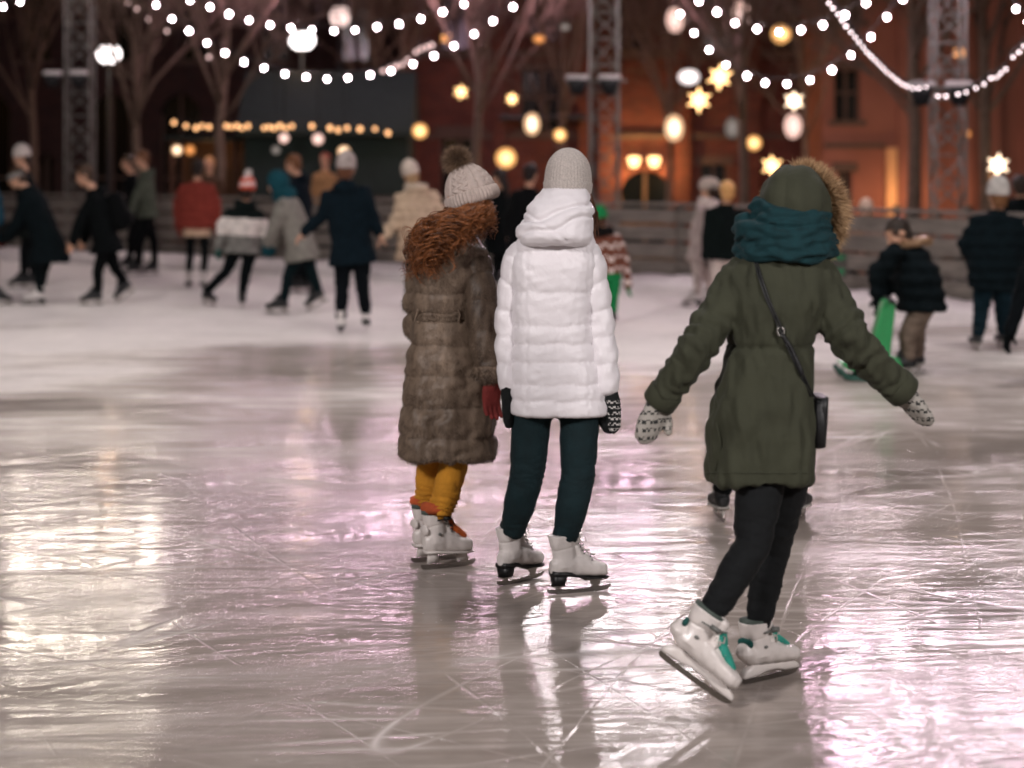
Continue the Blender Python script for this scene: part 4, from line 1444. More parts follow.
    skater('skater in a light grey coat with teal hood, bending forward in stride', 21.6, 172, dict(head=(277, 184), neck=(285, 197), pel=(300, 244), ell=(275, 225, -.2), wrl=(268, 243, -.2), elr=(285, 226, .2), wrr=(276, 244, .2), knl=(288, 276, -.1), knr=(312, 272, .1), anl=(284, 306, -.1), anr=(318, 302, .15)),
           coat='7F7B73', legs='12262B', hem=.17, flare=.03, coatw=1.12, hood='up:17414A', scarf='17414A', gloves='17414A', pitch=(0, 28), seed=9)
    skater('skater in a navy hooded jacket behind the light grey coat', 25, 165, dict(head=(293, 164), neck=(298, 178), pel=(302, 224), anl=(298, 286), anr=(308, 286), ell=(288, 208, -.2), wrl=(282, 226, -.2)),
           coat='101C26', legs='0E1418', hem=.1, hair=('4A2E1C', '8A5A38'), hood='down', seed=10)
    skater('tall skater in a long dark navy coat and pale beanie, arms held out', 19, 92, dict(head=(346, 170), neck=(345, 186), pel=(352, 248), ell=(323, 214), wrl=(305, 232), elr=(370, 208), wrr=(379, 232), knl=(342, 288), knr=(362, 284), anl=(341, 326, -.05), anr=(366, 322, .1)),
           coat='0F212B', legs='0E161B', legw=1.1, hem=.15, flare=.03, coatw=1.06, hat=('beanie', 'A99C97'), hood='down', gloves=None, hair=('4A2E1C', '7A4A30'), pitch=(0, 12), skate='figure', seed=11)
    M['cream_fur'] = strand_mat('cream_fur', 'A8937B', 'D9C6AE')
    r, J, fr = skater('skater in a cream fluffy coat reaching out an arm', 21.8, 108, dict(head=(411, 176), neck=(416, 190), pel=(419, 240), ell=(399, 216, -.1), wrl=(384, 236, -.15), elr=(440, 216), wrr=(444, 236), knl=(411, 275), knr=(424, 275), anl=(409, 306), anr=(426, 304)),
           coat='BBA48C', legs='16343A', hem=.2, flare=.04, coatw=1.16, puff=.025, hat=('beanie', 'C9BAAC'), gloves=None, scarf='C4B4A2', hood='down', hair=('9A7A58', 'C9A67C'), skate='figure', seed=12)
    skater('dark-coated person seen between the curly-haired and the white-coated woman', 26, 150, dict(head=(499, 178), neck=(500, 192), pel=(500, 238), anl=(497, 284), anr=(508, 284)), coat='0D1414', legs='101416', hem=.2, coatw=1.1, hair=('120E0C', '241A15'), long_hair=True, seed=13)
    skater('dark-haired person in black behind the white-coated woman', 24, 60, dict(head=(531, 174), neck=(529, 190), pel=(524, 240), anl=(520, 294), anr=(534, 294)), coat='0E1213', legs='101416', hem=.15, coatw=1.08, hair=('120E0C', '2A1C14'), gloves=None, seed=14)
    M['plaid'] = knit_pattern('child_jacket_print', '6B3A28', 'D9C6BE', 16)
    skater('child in a patterned brown jacket, green beanie and green mittens', 20, 80, dict(head=(601, 219), neck=(604, 233), pel=(609, 274), ell=(590, 256), wrl=(586, 278), elr=(624, 256), wrr=(628, 286), anl=(604, 318), anr=(613, 318), knl=(605, 296), knr=(614, 296)),
           pattern=M['plaid'], legs='1E7A45', hem=.02, hat=('beanie', '1E7F48'), gloves='1F8A4C', k=.74, scarf='1B1A18', hair=('3A241A', '6B452E'), seed=15)
    skater('person in a pale jacket and trousers with a fluffy pale hat', 22.6, 150, dict(head=(709, 190), neck=(708, 205), pel=(700, 256), ell=(694, 232, -.1), wrl=(696, 256, -.1), elr=(714, 232, .2), wrr=(712, 250, .2), knl=(698, 280, -.1), knr=(708, 280, .2), anl=(698, 302, -.1), anr=(712, 300, .3)),
           coat='A89A94', legs='B5A7A0', hem=.05, legw=.9, hat=('fur', fluffy), scarf='CFC0B8', gloves='A89A94', seed=16, k=.95, skate='figure')
    skater('blond person in a dark padded jacket and pale trousers, back turned', 21.6, 95, dict(head=(727, 192), neck=(726, 207), pel=(723, 254), ell=(708, 232, -.05), wrl=(706, 254, -.05), elr=(744, 232), wrr=(748, 252), knl=(718, 283), knr=(730, 283), anl=(716, 308), anr=(732, 308)),
           coat='0F1918', legs='C4B6AE', hem=.06, puff=.02, coatw=1.08, hair=('A8743E', 'E2B070'), seed=17, skate='figure')
    r, J, fr = skater('bent skater in a dark fur-collared jacket holding a green skating aid', 15.2, 184, dict(head=(898, 234), neck=(909, 246), pel=(921, 298), ell=(875, 275, -.12), wrl=(878, 297, -.1), elr=(890, 275, .16), wrr=(884, 298, .12), knl=(907, 336, -.1), knr=(916, 334, .14), anl=(909, 362, -.1), anr=(918, 356, .25), shl=(895, 252, -.17), shr=(902, 252, .17)),
           coat='0E1A1E', legs='6F6055', legw=1.12, hem=.10, coatw=1.1, puff=.03, hair=('1A1512', '3A2C22'), hoodfur=hairmat('6B5040', 'B08E6C'), gloves='101A1C', seed=18, skate='hockey', head_tilt=(-.6, 0, 1), head_yaw=190)
    skater('tall man in a dark navy padded jacket, jeans and a light beanie by the boards', 17.2, 92, dict(head=(998, 197), neck=(997, 214), pel=(994, 276), ell=(964, 246), wrl=(976, 268, .1), elr=(1029, 246), wrr=(1016, 268, .1), knl=(981, 312), knr=(1003, 312, .1), anl=(978, 346), anr=(1004, 340, .2)),
           coat='0C1B21', legs='1B3540', legw=1.12, hem=.1, puff=.035, coatw=1.08, hat=('beanie', 'B8B2AC'), hair=('5A3A24', '94653F'), gloves='101A1C', seed=19, skate='hockey')
    skater('dark figure partly hidden beside the man in jeans', 21, 80, dict(head=(1020, 186), neck=(1021, 201), pel=(1004, 255), anl=(991, 318), anr=(1012, 318), knl=(996, 288), knr=(1010, 288)), coat='0C1416', legs='0F1A20', seed=20)
    skater('skater cut off by the picture edge in black, gloved hand trailing', 14.5, 20, dict(head=(1078, 180), neck=(1070, 200), pel=(1046, 290), ell=(1068, 270, .2), wrl=(1080, 300, .2), elr=(1023, 286, -.15), wrr=(1010, 332, -.15), shr=(1046, 235, -.15), shl=(1066, 235, .15), anl=(1040, 375), anr=(1075, 375)),
           coat='0B1215', legs='0C1215', gloves='0A1012', hem=.1, seed=21)
    skater('skater hidden behind the olive parka, only black skates showing below it', 9.0, 88, dict(head=(768, 235), neck=(767, 262), pel=(765, 380), ell=(740, 330, .1), wrl=(745, 370, .15), elr=(792, 330, .1), wrr=(786, 370, .15), knl=(738, 440), knr=(786, 440), anl=(722, 487), anr=(797, 487)),
           coat='14181A', legs='101314', hem=.1, k=.9, hair=('1A1512', '3A2C22'), fyaw=(95, 70), seed=22)
    # people behind the boards
    for lab, D, q, c, h in (('seated onlooker with fair hair behind the right stretch of boards', 23.6, (845, 211), 'A58A74', ('8A5A34', 'C9905A')), ('second onlooker in a pale hat behind the right stretch of boards', 23.9, (866, 212), '8C7A6C', ('A88A60', 'D9B48A'))):
        x, y = q
        skater(lab, D, 250, dict(head=(x, y), neck=(x, y + 13), pel=(x, y + 55), anl=(x - 6, y + 90, -.3), anr=(x + 6, y + 90, -.3), knl=(x - 6, y + 58, -.4), knr=(x + 6, y + 58, -.4)), coat=c, legs='1A1C1E', hair=h, hat=('beanie', 'C9B39C') if 'pale' in lab else None, gloves=None, k=.9, seed=int(x), skates=False, group='onlookers behind the boards')
    skater('onlooker with a tan face behind the red jacket skater', 33, 260, dict(head=(209, 164), neck=(209, 177), pel=(209, 214), anl=(206, 262), anr=(213, 262)), coat='4A372A', legs='1A1C1E', hair=('A06A38', 'D9A468'), gloves=None, seed=31, skates=False, group='onlookers behind the boards')
    skater('onlooker in a tan coat beyond the boards behind the long navy coat', 34, 250, dict(head=(325, 160), neck=(325, 172), pel=(324, 208), anl=(321, 258), anr=(328, 258)), coat='9A7450', legs='1A1C1E', hair=('6B2E1C', '9A4A2C'), gloves=None, seed=32, skates=False, group='onlookers behind the boards')
    skating_aid()


def skating_aid():
    D = 14.9
    base = A(at(868, 372, D)[0], D, 0)
    root = empty('skating_aid', base, 'green plastic skating aid pushed by the bent skater', 'skating aid')
    g = plain('green_plastic', '1F8A4A', .4, 0, .06)
    x = lambda px: at(px, 0, D)[0]
    z = lambda py: zpx(py, D)
    fr = (X3, Y3, Z3)
    b = MB()
    b.prism([(x(866), z(360)), (x(880), z(306)), (x(883), z(299)), (x(893), z(299)), (x(893.5), z(310)), (x(888), z(360))], .17, (X3, Y3, Z3), A(0, D, 0))
    part('back_post', remesh(b, .012, 2), root, [g])
    b = MB()
    b.tube([A(x(888), D - .2, z(300)), A(x(888), D, z(299)), A(x(888), D + .2, z(300))], .02, 12)
    part('handlebar', b.mesh('handlebar'), root, [M['black_rubber']])
    b = MB()
    b.prism([(x(838), .13), (x(846), .08), (x(893), .06), (x(900), .10), (x(896), .17), (x(866), .2), (x(850), .17)], .26, fr, A(0, D, 0))
    part('seat_body', remesh(b, .012, 3), root, [g])
    b = MB()
    b.prism([(x(852), .12), (x(853), z(332)), (x(862), z(331)), (x(864), .12)], .10, fr, A(0, D, 0))
    part('front_post', remesh(b, .01, 2), root, [g])
    dk = plain('dark_green_plastic', '14473A', .45)
    for s in (-1, 1):
        b = MB()
        b.tube([A(x(838), D + .13 * s, .09), A(x(843), D + .13 * s, .03), A(x(852), D + .13 * s, .018), A(x(900), D + .13 * s, .018), A(x(906), D + .13 * s, .04)], .02, 10)
        b.box((x(856), D + .13 * s - .015, .02), (x(862), D + .13 * s + .015, .1)); b.box((x(884), D + .13 * s - .015, .02), (x(890), D + .13 * s + .015, .1))
        part('runner', b.mesh('runner'), root, [dk])
# ================================================================== setting
def ice_material():
    m, nt, b = mat('ice')
    nt.nodes.remove(b)
    out = nt.nodes['Material Output']
    tc = N(nt, 'ShaderNodeTexCoord')

    def mp(s, rot=0):
        n = N(nt, 'ShaderNodeMapping', vector_type='TEXTURE')      # turn first, then stretch: marks really cross one another
        n.inputs['Scale'].default_value = tuple(1 / q for q in s)
        n.inputs['Rotation'].default_value = (0, 0, math.radians(rot))
        L(nt, tc.outputs['Object'], n.inputs['Vector'])
        return n

    def noise(s, rot=0, scale=1.0, detail=4.0, dist=0.0, rough=.5):
        n = N(nt, 'ShaderNodeTexNoise', Scale=scale, Detail=detail, Distortion=dist, Roughness=rough)
        L(nt, mp(s, rot).outputs[0], n.inputs['Vector'])
        return n

    def math_(op, a, c=None, clamp=False):
        n = N(nt, 'ShaderNodeMath', operation=op); n.use_clamp = clamp
        for i, q in enumerate((a, c)):
            if q is None: continue
            if isinstance(q, (int, float)): n.inputs[i].default_value = q
            else: L(nt, q, n.inputs[i])
        return n.outputs[0]

    def ridge(n, w):
        d = math_('ABSOLUTE', math_('SUBTRACT', n.outputs[0], .5))
        return math_('SUBTRACT', 1.0, math_('DIVIDE', d, w), True)
    patch = noise((.28, .34, 1), 4, 1.0, 6.0, .5, .55)                  # broad patches of swept and wet ice
    streak = noise((.9, 5.0, 1), 2, 1.0, 6.0, .3, .6)             # blade sweep across the rink
    fine = noise((3.2, 44.0, 1), 3, 1.0, 5.0, 0, .65)
    grit = noise((40, 40, 1), 0, 1.0, 3.0)
    # skate marks: long thin curves
    marks = None
    for s, r, w in (((.07, 1.1, 1), 12, .014), ((.10, 1.4, 1), -17, .016), ((.12, 1.3, 1), 36, .008), ((.09, 1.9, 1), 3, .02), ((.14, 1.5, 1), 62, .007), ((.16, 1.8, 1), -40, .009), ((.1, 1.2, 1), 78, .005), ((.12, 1.4, 1), -68, .005), ((.3, 1.2, 1), 25, .008)):
        q = ridge(noise(s, r, 1.0, .6, .12), w)
        marks = q if marks is None else math_('MAXIMUM', marks, q)
    brk = noise((1.2, 1.2, 1), 0, 1.0, 3.0)
    brk_r = ramp(nt, brk.outputs[0], [(.40, 0.0), (.66, .8)])
    marks = math_('MULTIPLY', marks, brk_r.outputs[0])
    # loose snow crumbs
    vo = N(nt, 'ShaderNodeTexVoronoi', Scale=22.0)
    vo.inputs['Randomness'].default_value = 1.0
    L(nt, mp((1, 1.0, 1)).outputs[0], vo.inputs['Vector'])
    crumb = ramp(nt, vo.outputs['Distance'], [(.05, 1.0), (.12, 0.0)])
    cm = noise((.8, 2.0, 1), 10, 1.0, 3.0)
    cmr = ramp(nt, cm.outputs[0], [(.52, 0.0), (.62, 1.0)])
    crumbs = math_('MULTIPLY', crumb.outputs[0], cmr.outputs[0])
    # frost: scraped snow covers the far half of the rink, where most people skate
    sx = N(nt, 'ShaderNodeSeparateXYZ'); L(nt, tc.outputs['Object'], sx.inputs[0])
    far = N(nt, 'ShaderNodeMapRange'); far.inputs['From Min'].default_value = 10.0; far.inputs['From Max'].default_value = 27.0
    far.inputs['To Min'].default_value = -.11; far.inputs['To Max'].default_value = .5
    wob = math_('ADD', sx.outputs['Y'], math_('MULTIPLY', math_('SUBTRACT', patch.outputs[0], .5), 20.0))
    L(nt, wob, far.inputs['Value'])
    f1 = math_('ADD', math_('MULTIPLY', streak.outputs[0], .5), math_('MULTIPLY', fine.outputs[0], .3))
    f1 = math_('ADD', f1, math_('MULTIPLY', patch.outputs[0], .35))
    frost = math_('ADD', f1, far.outputs[0])
    fr_ = ramp(nt, frost, [(.42, 0.0), (.78, 1.0)])
    fr2 = math_('MAXIMUM', fr_.outputs[0], math_('MULTIPLY', math_('MAXIMUM', marks, crumbs), .95))
    colr = ramp(nt, fr2, [(0.0, lin('998E86')), (.5, lin('B0A69F')), (1.0, lin('E8E0DC'))])
    # dull scuffs where blades have ground the surface
    scuff = noise((5.0, 9.0, 1), 15, 1.0, 9.0, 1.2, .72)
    sc_r = ramp(nt, scuff.outputs[0], [(.40, 0.0), (.60, 1.0)])
    scuff2 = noise((1.3, 2.2, 1), -12, 1.0, 8.0, .8, .7)
    sc2_r = ramp(nt, scuff2.outputs[0], [(.38, 0.0), (.62, 1.0)])
    gloss_m = math_('ADD', math_('MULTIPLY', sc_r.outputs[0], .45), math_('MULTIPLY', sc2_r.outputs[0], .55))
    # fine dirt
    dn = noise((3, 9, 1), 8, 1.0, 6.0, .6, .7)
    dr = ramp(nt, dn.outputs[0], [(.62, 0.0), (.74, .45)])
    mixd = N(nt, 'ShaderNodeMix', data_type='RGBA')
    L(nt, dr.outputs[0], mixd.inputs['Factor']); L(nt, colr.outputs[0], mixd.inputs['A']); mixd.inputs['B'].default_value = lin('6E6562')
    mixe = N(nt, 'ShaderNodeMix', data_type='RGBA', blend_type='MULTIPLY'); mixe.inputs['Factor'].default_value = .8
    sc3 = ramp(nt, math_('ADD', math_('MULTIPLY', scuff.outputs[0], .6), math_('MULTIPLY', scuff2.outputs[0], .4)), [(.36, .72), (.62, 1.0)])
    L(nt, mixd.outputs['Result'], mixe.inputs['A']); L(nt, sc3.outputs[0], mixe.inputs['B'])
    bmp1 = N(nt, 'ShaderNodeBump', Strength=.5, Distance=.0055)
    hgt = math_('ADD', math_('MULTIPLY', fine.outputs[0], .3), math_('MULTIPLY', streak.outputs[0], .6))
    dash = noise((3.4, 17.0, 1), 9, 1.0, 4.0, .4, .65)
    dash3 = noise((2.6, 12.0, 1), -11, 1.0, 4.0, .5, .65)
    dash2 = noise((.7, 6.0, 1), 2, 1.0, 3.0, .3, .6)
    hgt = math_('ADD', hgt, math_('MULTIPLY', dash.outputs[0], .7))
    hgt = math_('ADD', hgt, math_('MULTIPLY', dash2.outputs[0], 1.3))
    hgt = math_('ADD', hgt, math_('MULTIPLY', dash3.outputs[0], .6))
    hgt = math_('ADD', hgt, math_('MULTIPLY', grit.outputs[0], .02))
    calm = N(nt, 'ShaderNodeMapRange'); calm.inputs['From Min'].default_value = .38; calm.inputs['From Max'].default_value = .62; calm.inputs['To Min'].default_value = .35; calm.inputs['To Max'].default_value = 1.0
    rough_p = noise((.9, 1.5, 1), 20, 1.0, 4.0, .6, .6)
    L(nt, rough_p.outputs[0], calm.inputs['Value'])
    hgt = math_('MULTIPLY', hgt, calm.outputs[0])
    hgt = math_('SUBTRACT', hgt, math_('MULTIPLY', marks, .45))
    L(nt, hgt, bmp1.inputs['Height'])
    bmp2 = N(nt, 'ShaderNodeBump', Strength=.5, Distance=.01)
    L(nt, hgt, bmp2.inputs['Height'])
    dif = N(nt, 'ShaderNodeBsdfDiffuse', Roughness=.4)
    L(nt, mixe.outputs['Result'], dif.inputs['Color']); L(nt, bmp2.outputs[0], dif.inputs['Normal'])
    gl = N(nt, 'ShaderNodeBsdfGlossy')
    gl.inputs['Color'].default_value = (1, .98, .98, 1)
    L(nt, bmp1.outputs[0], gl.inputs['Normal'])
    rg = N(nt, 'ShaderNodeMapRange'); rg.inputs['To Min'].default_value = .02; rg.inputs['To Max'].default_value = .35
    L(nt, fr2, rg.inputs['Value']); L(nt, rg.outputs[0], gl.inputs['Roughness'])
    fz = N(nt, 'ShaderNodeFresnel', IOR=1.31)
    wet = N(nt, 'ShaderNodeMapRange'); wet.inputs['To Min'].default_value = .9; wet.inputs['To Max'].default_value = .10
    L(nt, fr2, wet.inputs['Value'])
    keep = math_('ADD', .5, math_('MULTIPLY', gloss_m, .62))
    fac = math_('MULTIPLY', math_('MULTIPLY', fz.outputs[0], wet.outputs[0]), keep, True)
    mx = N(nt, 'ShaderNodeMixShader')
    L(nt, fac, mx.inputs[0]); L(nt, dif.outputs[0], mx.inputs[1]); L(nt, gl.outputs[0], mx.inputs[2])
    L(nt, mx.outputs[0], out.inputs[0])
    return m


RINK = [(-22, 44.2), (-12, 36.2), (-7.55, 32.7), (-3.8, 29.6), (-1.0, 27.5), (1.63, 25.2), (3.0, 22.9), (3.75, 21.5), (4.5, 20.2), (5.6, 18.5), (7.6, 15.8), (10.5, 12.5), (12.5, 8), (13, 0), (13, -16), (-22, -16)]


def setting():
    # ground that falls away gently behind the rink
    b = MB()
    ys = [-150, -20, 30, 39, 45, 60, 200]; zs = [-.06, -.06, -.06, -.1, -1.25, -1.3, -1.3]
    # the rink stands on a platform, its far boards follow a diagonal, so the lower ground starts at y = 39
    xs = [-200, -60, -22, 13, 60, 200]
    for j, y in enumerate(ys):
        for x in xs:
            b.v.append((x, y, zs[j] - (.02 if abs(x) > 100 else 0)))
    for j in range(len(ys) - 1):
        for i in range(len(xs) - 1):
            a = j * len(xs) + i
            b.f.append((a, a + 1, a + 1 + len(xs), a + len(xs))); b.m.append(0)
    g = plain('paving', '3A3531', .9, 0, .3, 1.5, .3)
    tag(link('ground', b.mesh('ground', smooth=False), None, [g]), kind='structure')
    b = MB()
    b.add([(x, y, 0) for x, y in RINK], [tuple(range(len(RINK)))[::-1]])
    me = b.mesh('ice_rink', smooth=False)
    tag(link('ice', me, None, [ice_material()]), kind='structure')
    # snow-topped kerb along the boards
    path = RINK[:13]
    kb = MB(); sn = MB()
    def offs(d):
        o = []
        for i, p in enumerate(path):
            a = np.array(path[max(i - 1, 0)]); c = np.array(path[min(i + 1, len(path) - 1)])
            t = unit(c - a); n = A(-t[1], t[0])      # outwards
            n = n if np.dot(n, np.array(p) - A(0, 10)) > 0 else -n
            o.append(np.array(p) + n * d)
        return o
    # densify
    def dense(pts, st=.25):
        out = []
        for a, c in zip(pts[:-1], pts[1:]):
            k = max(1, int(np.linalg.norm(np.array(c) - a) / st))
            out += [np.array(a) + (np.array(c) - a) * i / k for i in range(k)]
        return out + [np.array(pts[-1])]
    w = Wave(.6, 8, seed=77); w2 = Wave(.2, 8, seed=78)
    prof = [(-.02, -.05), (.0, .11), (.02, .135), (.18, .15), (.42, .19), (.55, .2), (.56, -.05)]
    lines = [dense(offs(d)) for d, _ in prof]
    k = min(len(l) for l in lines)
    # resample so that rows match
    rows = []
    for (d, z), l in zip(prof, [offs(d) for d, _ in prof]):
        r = []
        for a, c in zip(l[:-1], l[1:]):
            for i in range(24):
                p = a + (c - a) * i / 24
                r.append(A(p[0], p[1], z))
        r.append(A(l[-1][0], l[-1][1], z)); rows.append(r)
    n = len(rows[0])
    for j, r in enumerate(rows):
        for p in r:
            q = p[None, :] * A(1, 1, 0)
            if prof[j][1] > .12: p[2] += .022 * w(q)[0] + .012 * w2(q)[0]
            sn.v.append(tuple(p))
    for j in range(len(rows) - 1):
        for i in range(n - 1):
            a = j * n + i
            sn.f.append((a, a + 1, a + 1 + n, a + n)); sn.m.append(0 if j > 0 else 1)
    sm = plain('packed_snow', 'E6DDDC', .85, 0, .06, 6, .3)
    kc = plain('kerb_face', '7E7473', .7, 0, .15, 5, .2)
    tag(link('kerb', sn.mesh('kerb'), None, [sm, kc]), kind='structure')
    # timber boards round the rink, one panel per stretch
    wood = wood_mat('weathered_boards', '7A726A')
    root = empty('rink_fence', A(*offs(.6)[5], 0), 'weathered horizontal plank fence running round the far side of the rink', 'fence')
    o = offs(.62)
    for i in range(1, len(o) - 1):
        a, c = A(*o[i], 0), A(*o[i + 1], 0)
        d = unit(c - a); nn = A(-d[1], d[0], 0); ln = np.linalg.norm(c - a)
        if np.dot(nn, a - A(0, 10, 0)) < 0: nn = -nn
        p = MB()
        rg = random.Random(i)
        for r_ in range(4):
            z0 = .19 + r_ * .222
            p.box((0.01, 0, z0), (ln - .01, .03, z0 + .175), 0, (d, nn, Z3), a + nn * rg.uniform(-.006, .006))
        p.box((0, -.03, 1.075), (ln, .10, 1.115), 0, (d, nn, Z3), a)
        part('plank_panel', p.mesh('plank_panel', smooth=False), root, [wood])
        k = max(1, int(ln / 1.4))
        for q in range(k):
            s = MB()
            s.box((ln * q / k - .045, .034, -.05), (ln * q / k + .045, .115, 1.07), 0, (d, nn, Z3), a)
            part('post', s.mesh('post', smooth=False), root, [wood])
    # small notice fixed to the boards
    s0 = at(843, 263, 21.7); nt_ = empty('rink_notice', s0, 'small notice with green and orange marks fixed to the boards', 'sign')
    q = MB(); q.box((-.16, -.015, -.15), (.13, .0, .12), 0, (unit(A(.5, -.86, 0)), unit(A(.86, .5, 0)), Z3), s0 + A(-.05, -.08, 0))
    part('board', q.mesh('board', smooth=False), nt_, [plain('notice_board', '4F4B46', .6)])
    fr = (unit(A(.5, -.86, 0)), unit(A(.86, .5, 0)), Z3)
    gm, om, wm = plain('green_mark', '2A7A50', .5), plain('orange_mark', 'D98A3C', .5), plain('white_mark', 'CFC9C2', .5)
    q = MB()
    for x0, z0, ww, hh, mi in ((-.15, .03, .07, .07, 0), (-.06, .05, .05, .05, 2), (.0, .03, .06, .07, 0), (.07, .05, .05, .04, 2), (-.14, -.12, .1, .07, 1), (.0, -.12, .1, .07, 1)):
        q.box((x0, -.021, z0), (x0 + ww, -.0155, z0 + hh), mi, fr, s0 + A(-.05, -.08, 0))
    part('printed_marks', q.mesh('printed_marks', [gm, om, wm], smooth=False), nt_, [gm, om, wm])


def wood_mat(name, hexc):
    m, nt, b = mat(name)
    c = lin(hexc)
    tc = N(nt, 'ShaderNodeTexCoord')
    mp = N(nt, 'ShaderNodeMapping'); mp.inputs['Scale'].default_value = (1.2, 1.2, 14)
    L(nt, tc.outputs['Object'], mp.inputs['Vector'])
    n1 = N(nt, 'ShaderNodeTexNoise', Scale=2.0, Detail=6.0, Distortion=.6)
    L(nt, mp.outputs[0], n1.inputs['Vector'])
    r = ramp(nt, n1.outputs[0], [(.3, scale_c(c, .55)), (.7, scale_c(c, 1.25))])
    L(nt, r.outputs[0], b.inputs['Base Color'])
    b.inputs['Roughness'].default_value = .8
    bp = N(nt, 'ShaderNodeBump', Strength=.4, Distance=.01)
    L(nt, n1.outputs[0], bp.inputs['Height']); L(nt, bp.outputs[0], b.inputs['Normal'])
    return m


def brick_mat(name, c1, c2, mortar):
    m, nt, b = mat(name)
    tc = N(nt, 'ShaderNodeTexCoord')
    mp = N(nt, 'ShaderNodeMapping'); mp.inputs['Rotation'].default_value = (math.radians(90), 0, 0)
    L(nt, tc.outputs['Object'], mp.inputs['Vector'])
    br = N(nt, 'ShaderNodeTexBrick', Scale=1.0)
    br.inputs['Color1'].default_value = lin(c1); br.inputs['Color2'].default_value = lin(c2); br.inputs['Mortar'].default_value = lin(mortar)
    br.inputs['Brick Width'].default_value = .26; br.inputs['Row Height'].default_value = .085; br.inputs['Mortar Size'].default_value = .009
    L(nt, mp.outputs[0], br.inputs['Vector'])
    n1 = N(nt, 'ShaderNodeTexNoise', Scale=.9, Detail=6.0)
    L(nt, tc.outputs['Object'], n1.inputs['Vector'])
    mx = N(nt, 'ShaderNodeMix', data_type='RGBA', blend_type='MULTIPLY'); mx.inputs['Factor'].default_value = .6
    r = ramp(nt, n1.outputs[0], [(.3, .55), (.7, 1.0)])
    L(nt, br.outputs[0], mx.inputs['A']); L(nt, r.outputs[0], mx.inputs['B'])
    L(nt, mx.outputs['Result'], b.inputs['Base Color'])
    b.inputs['Roughness'].default_value = .85
    bp = N(nt, 'ShaderNodeBump', Strength=.5, Distance=.01)
    L(nt, br.outputs['Fac'], bp.inputs['Height']); bp.invert = True
    L(nt, bp.outputs[0], b.inputs['Normal'])
    return m


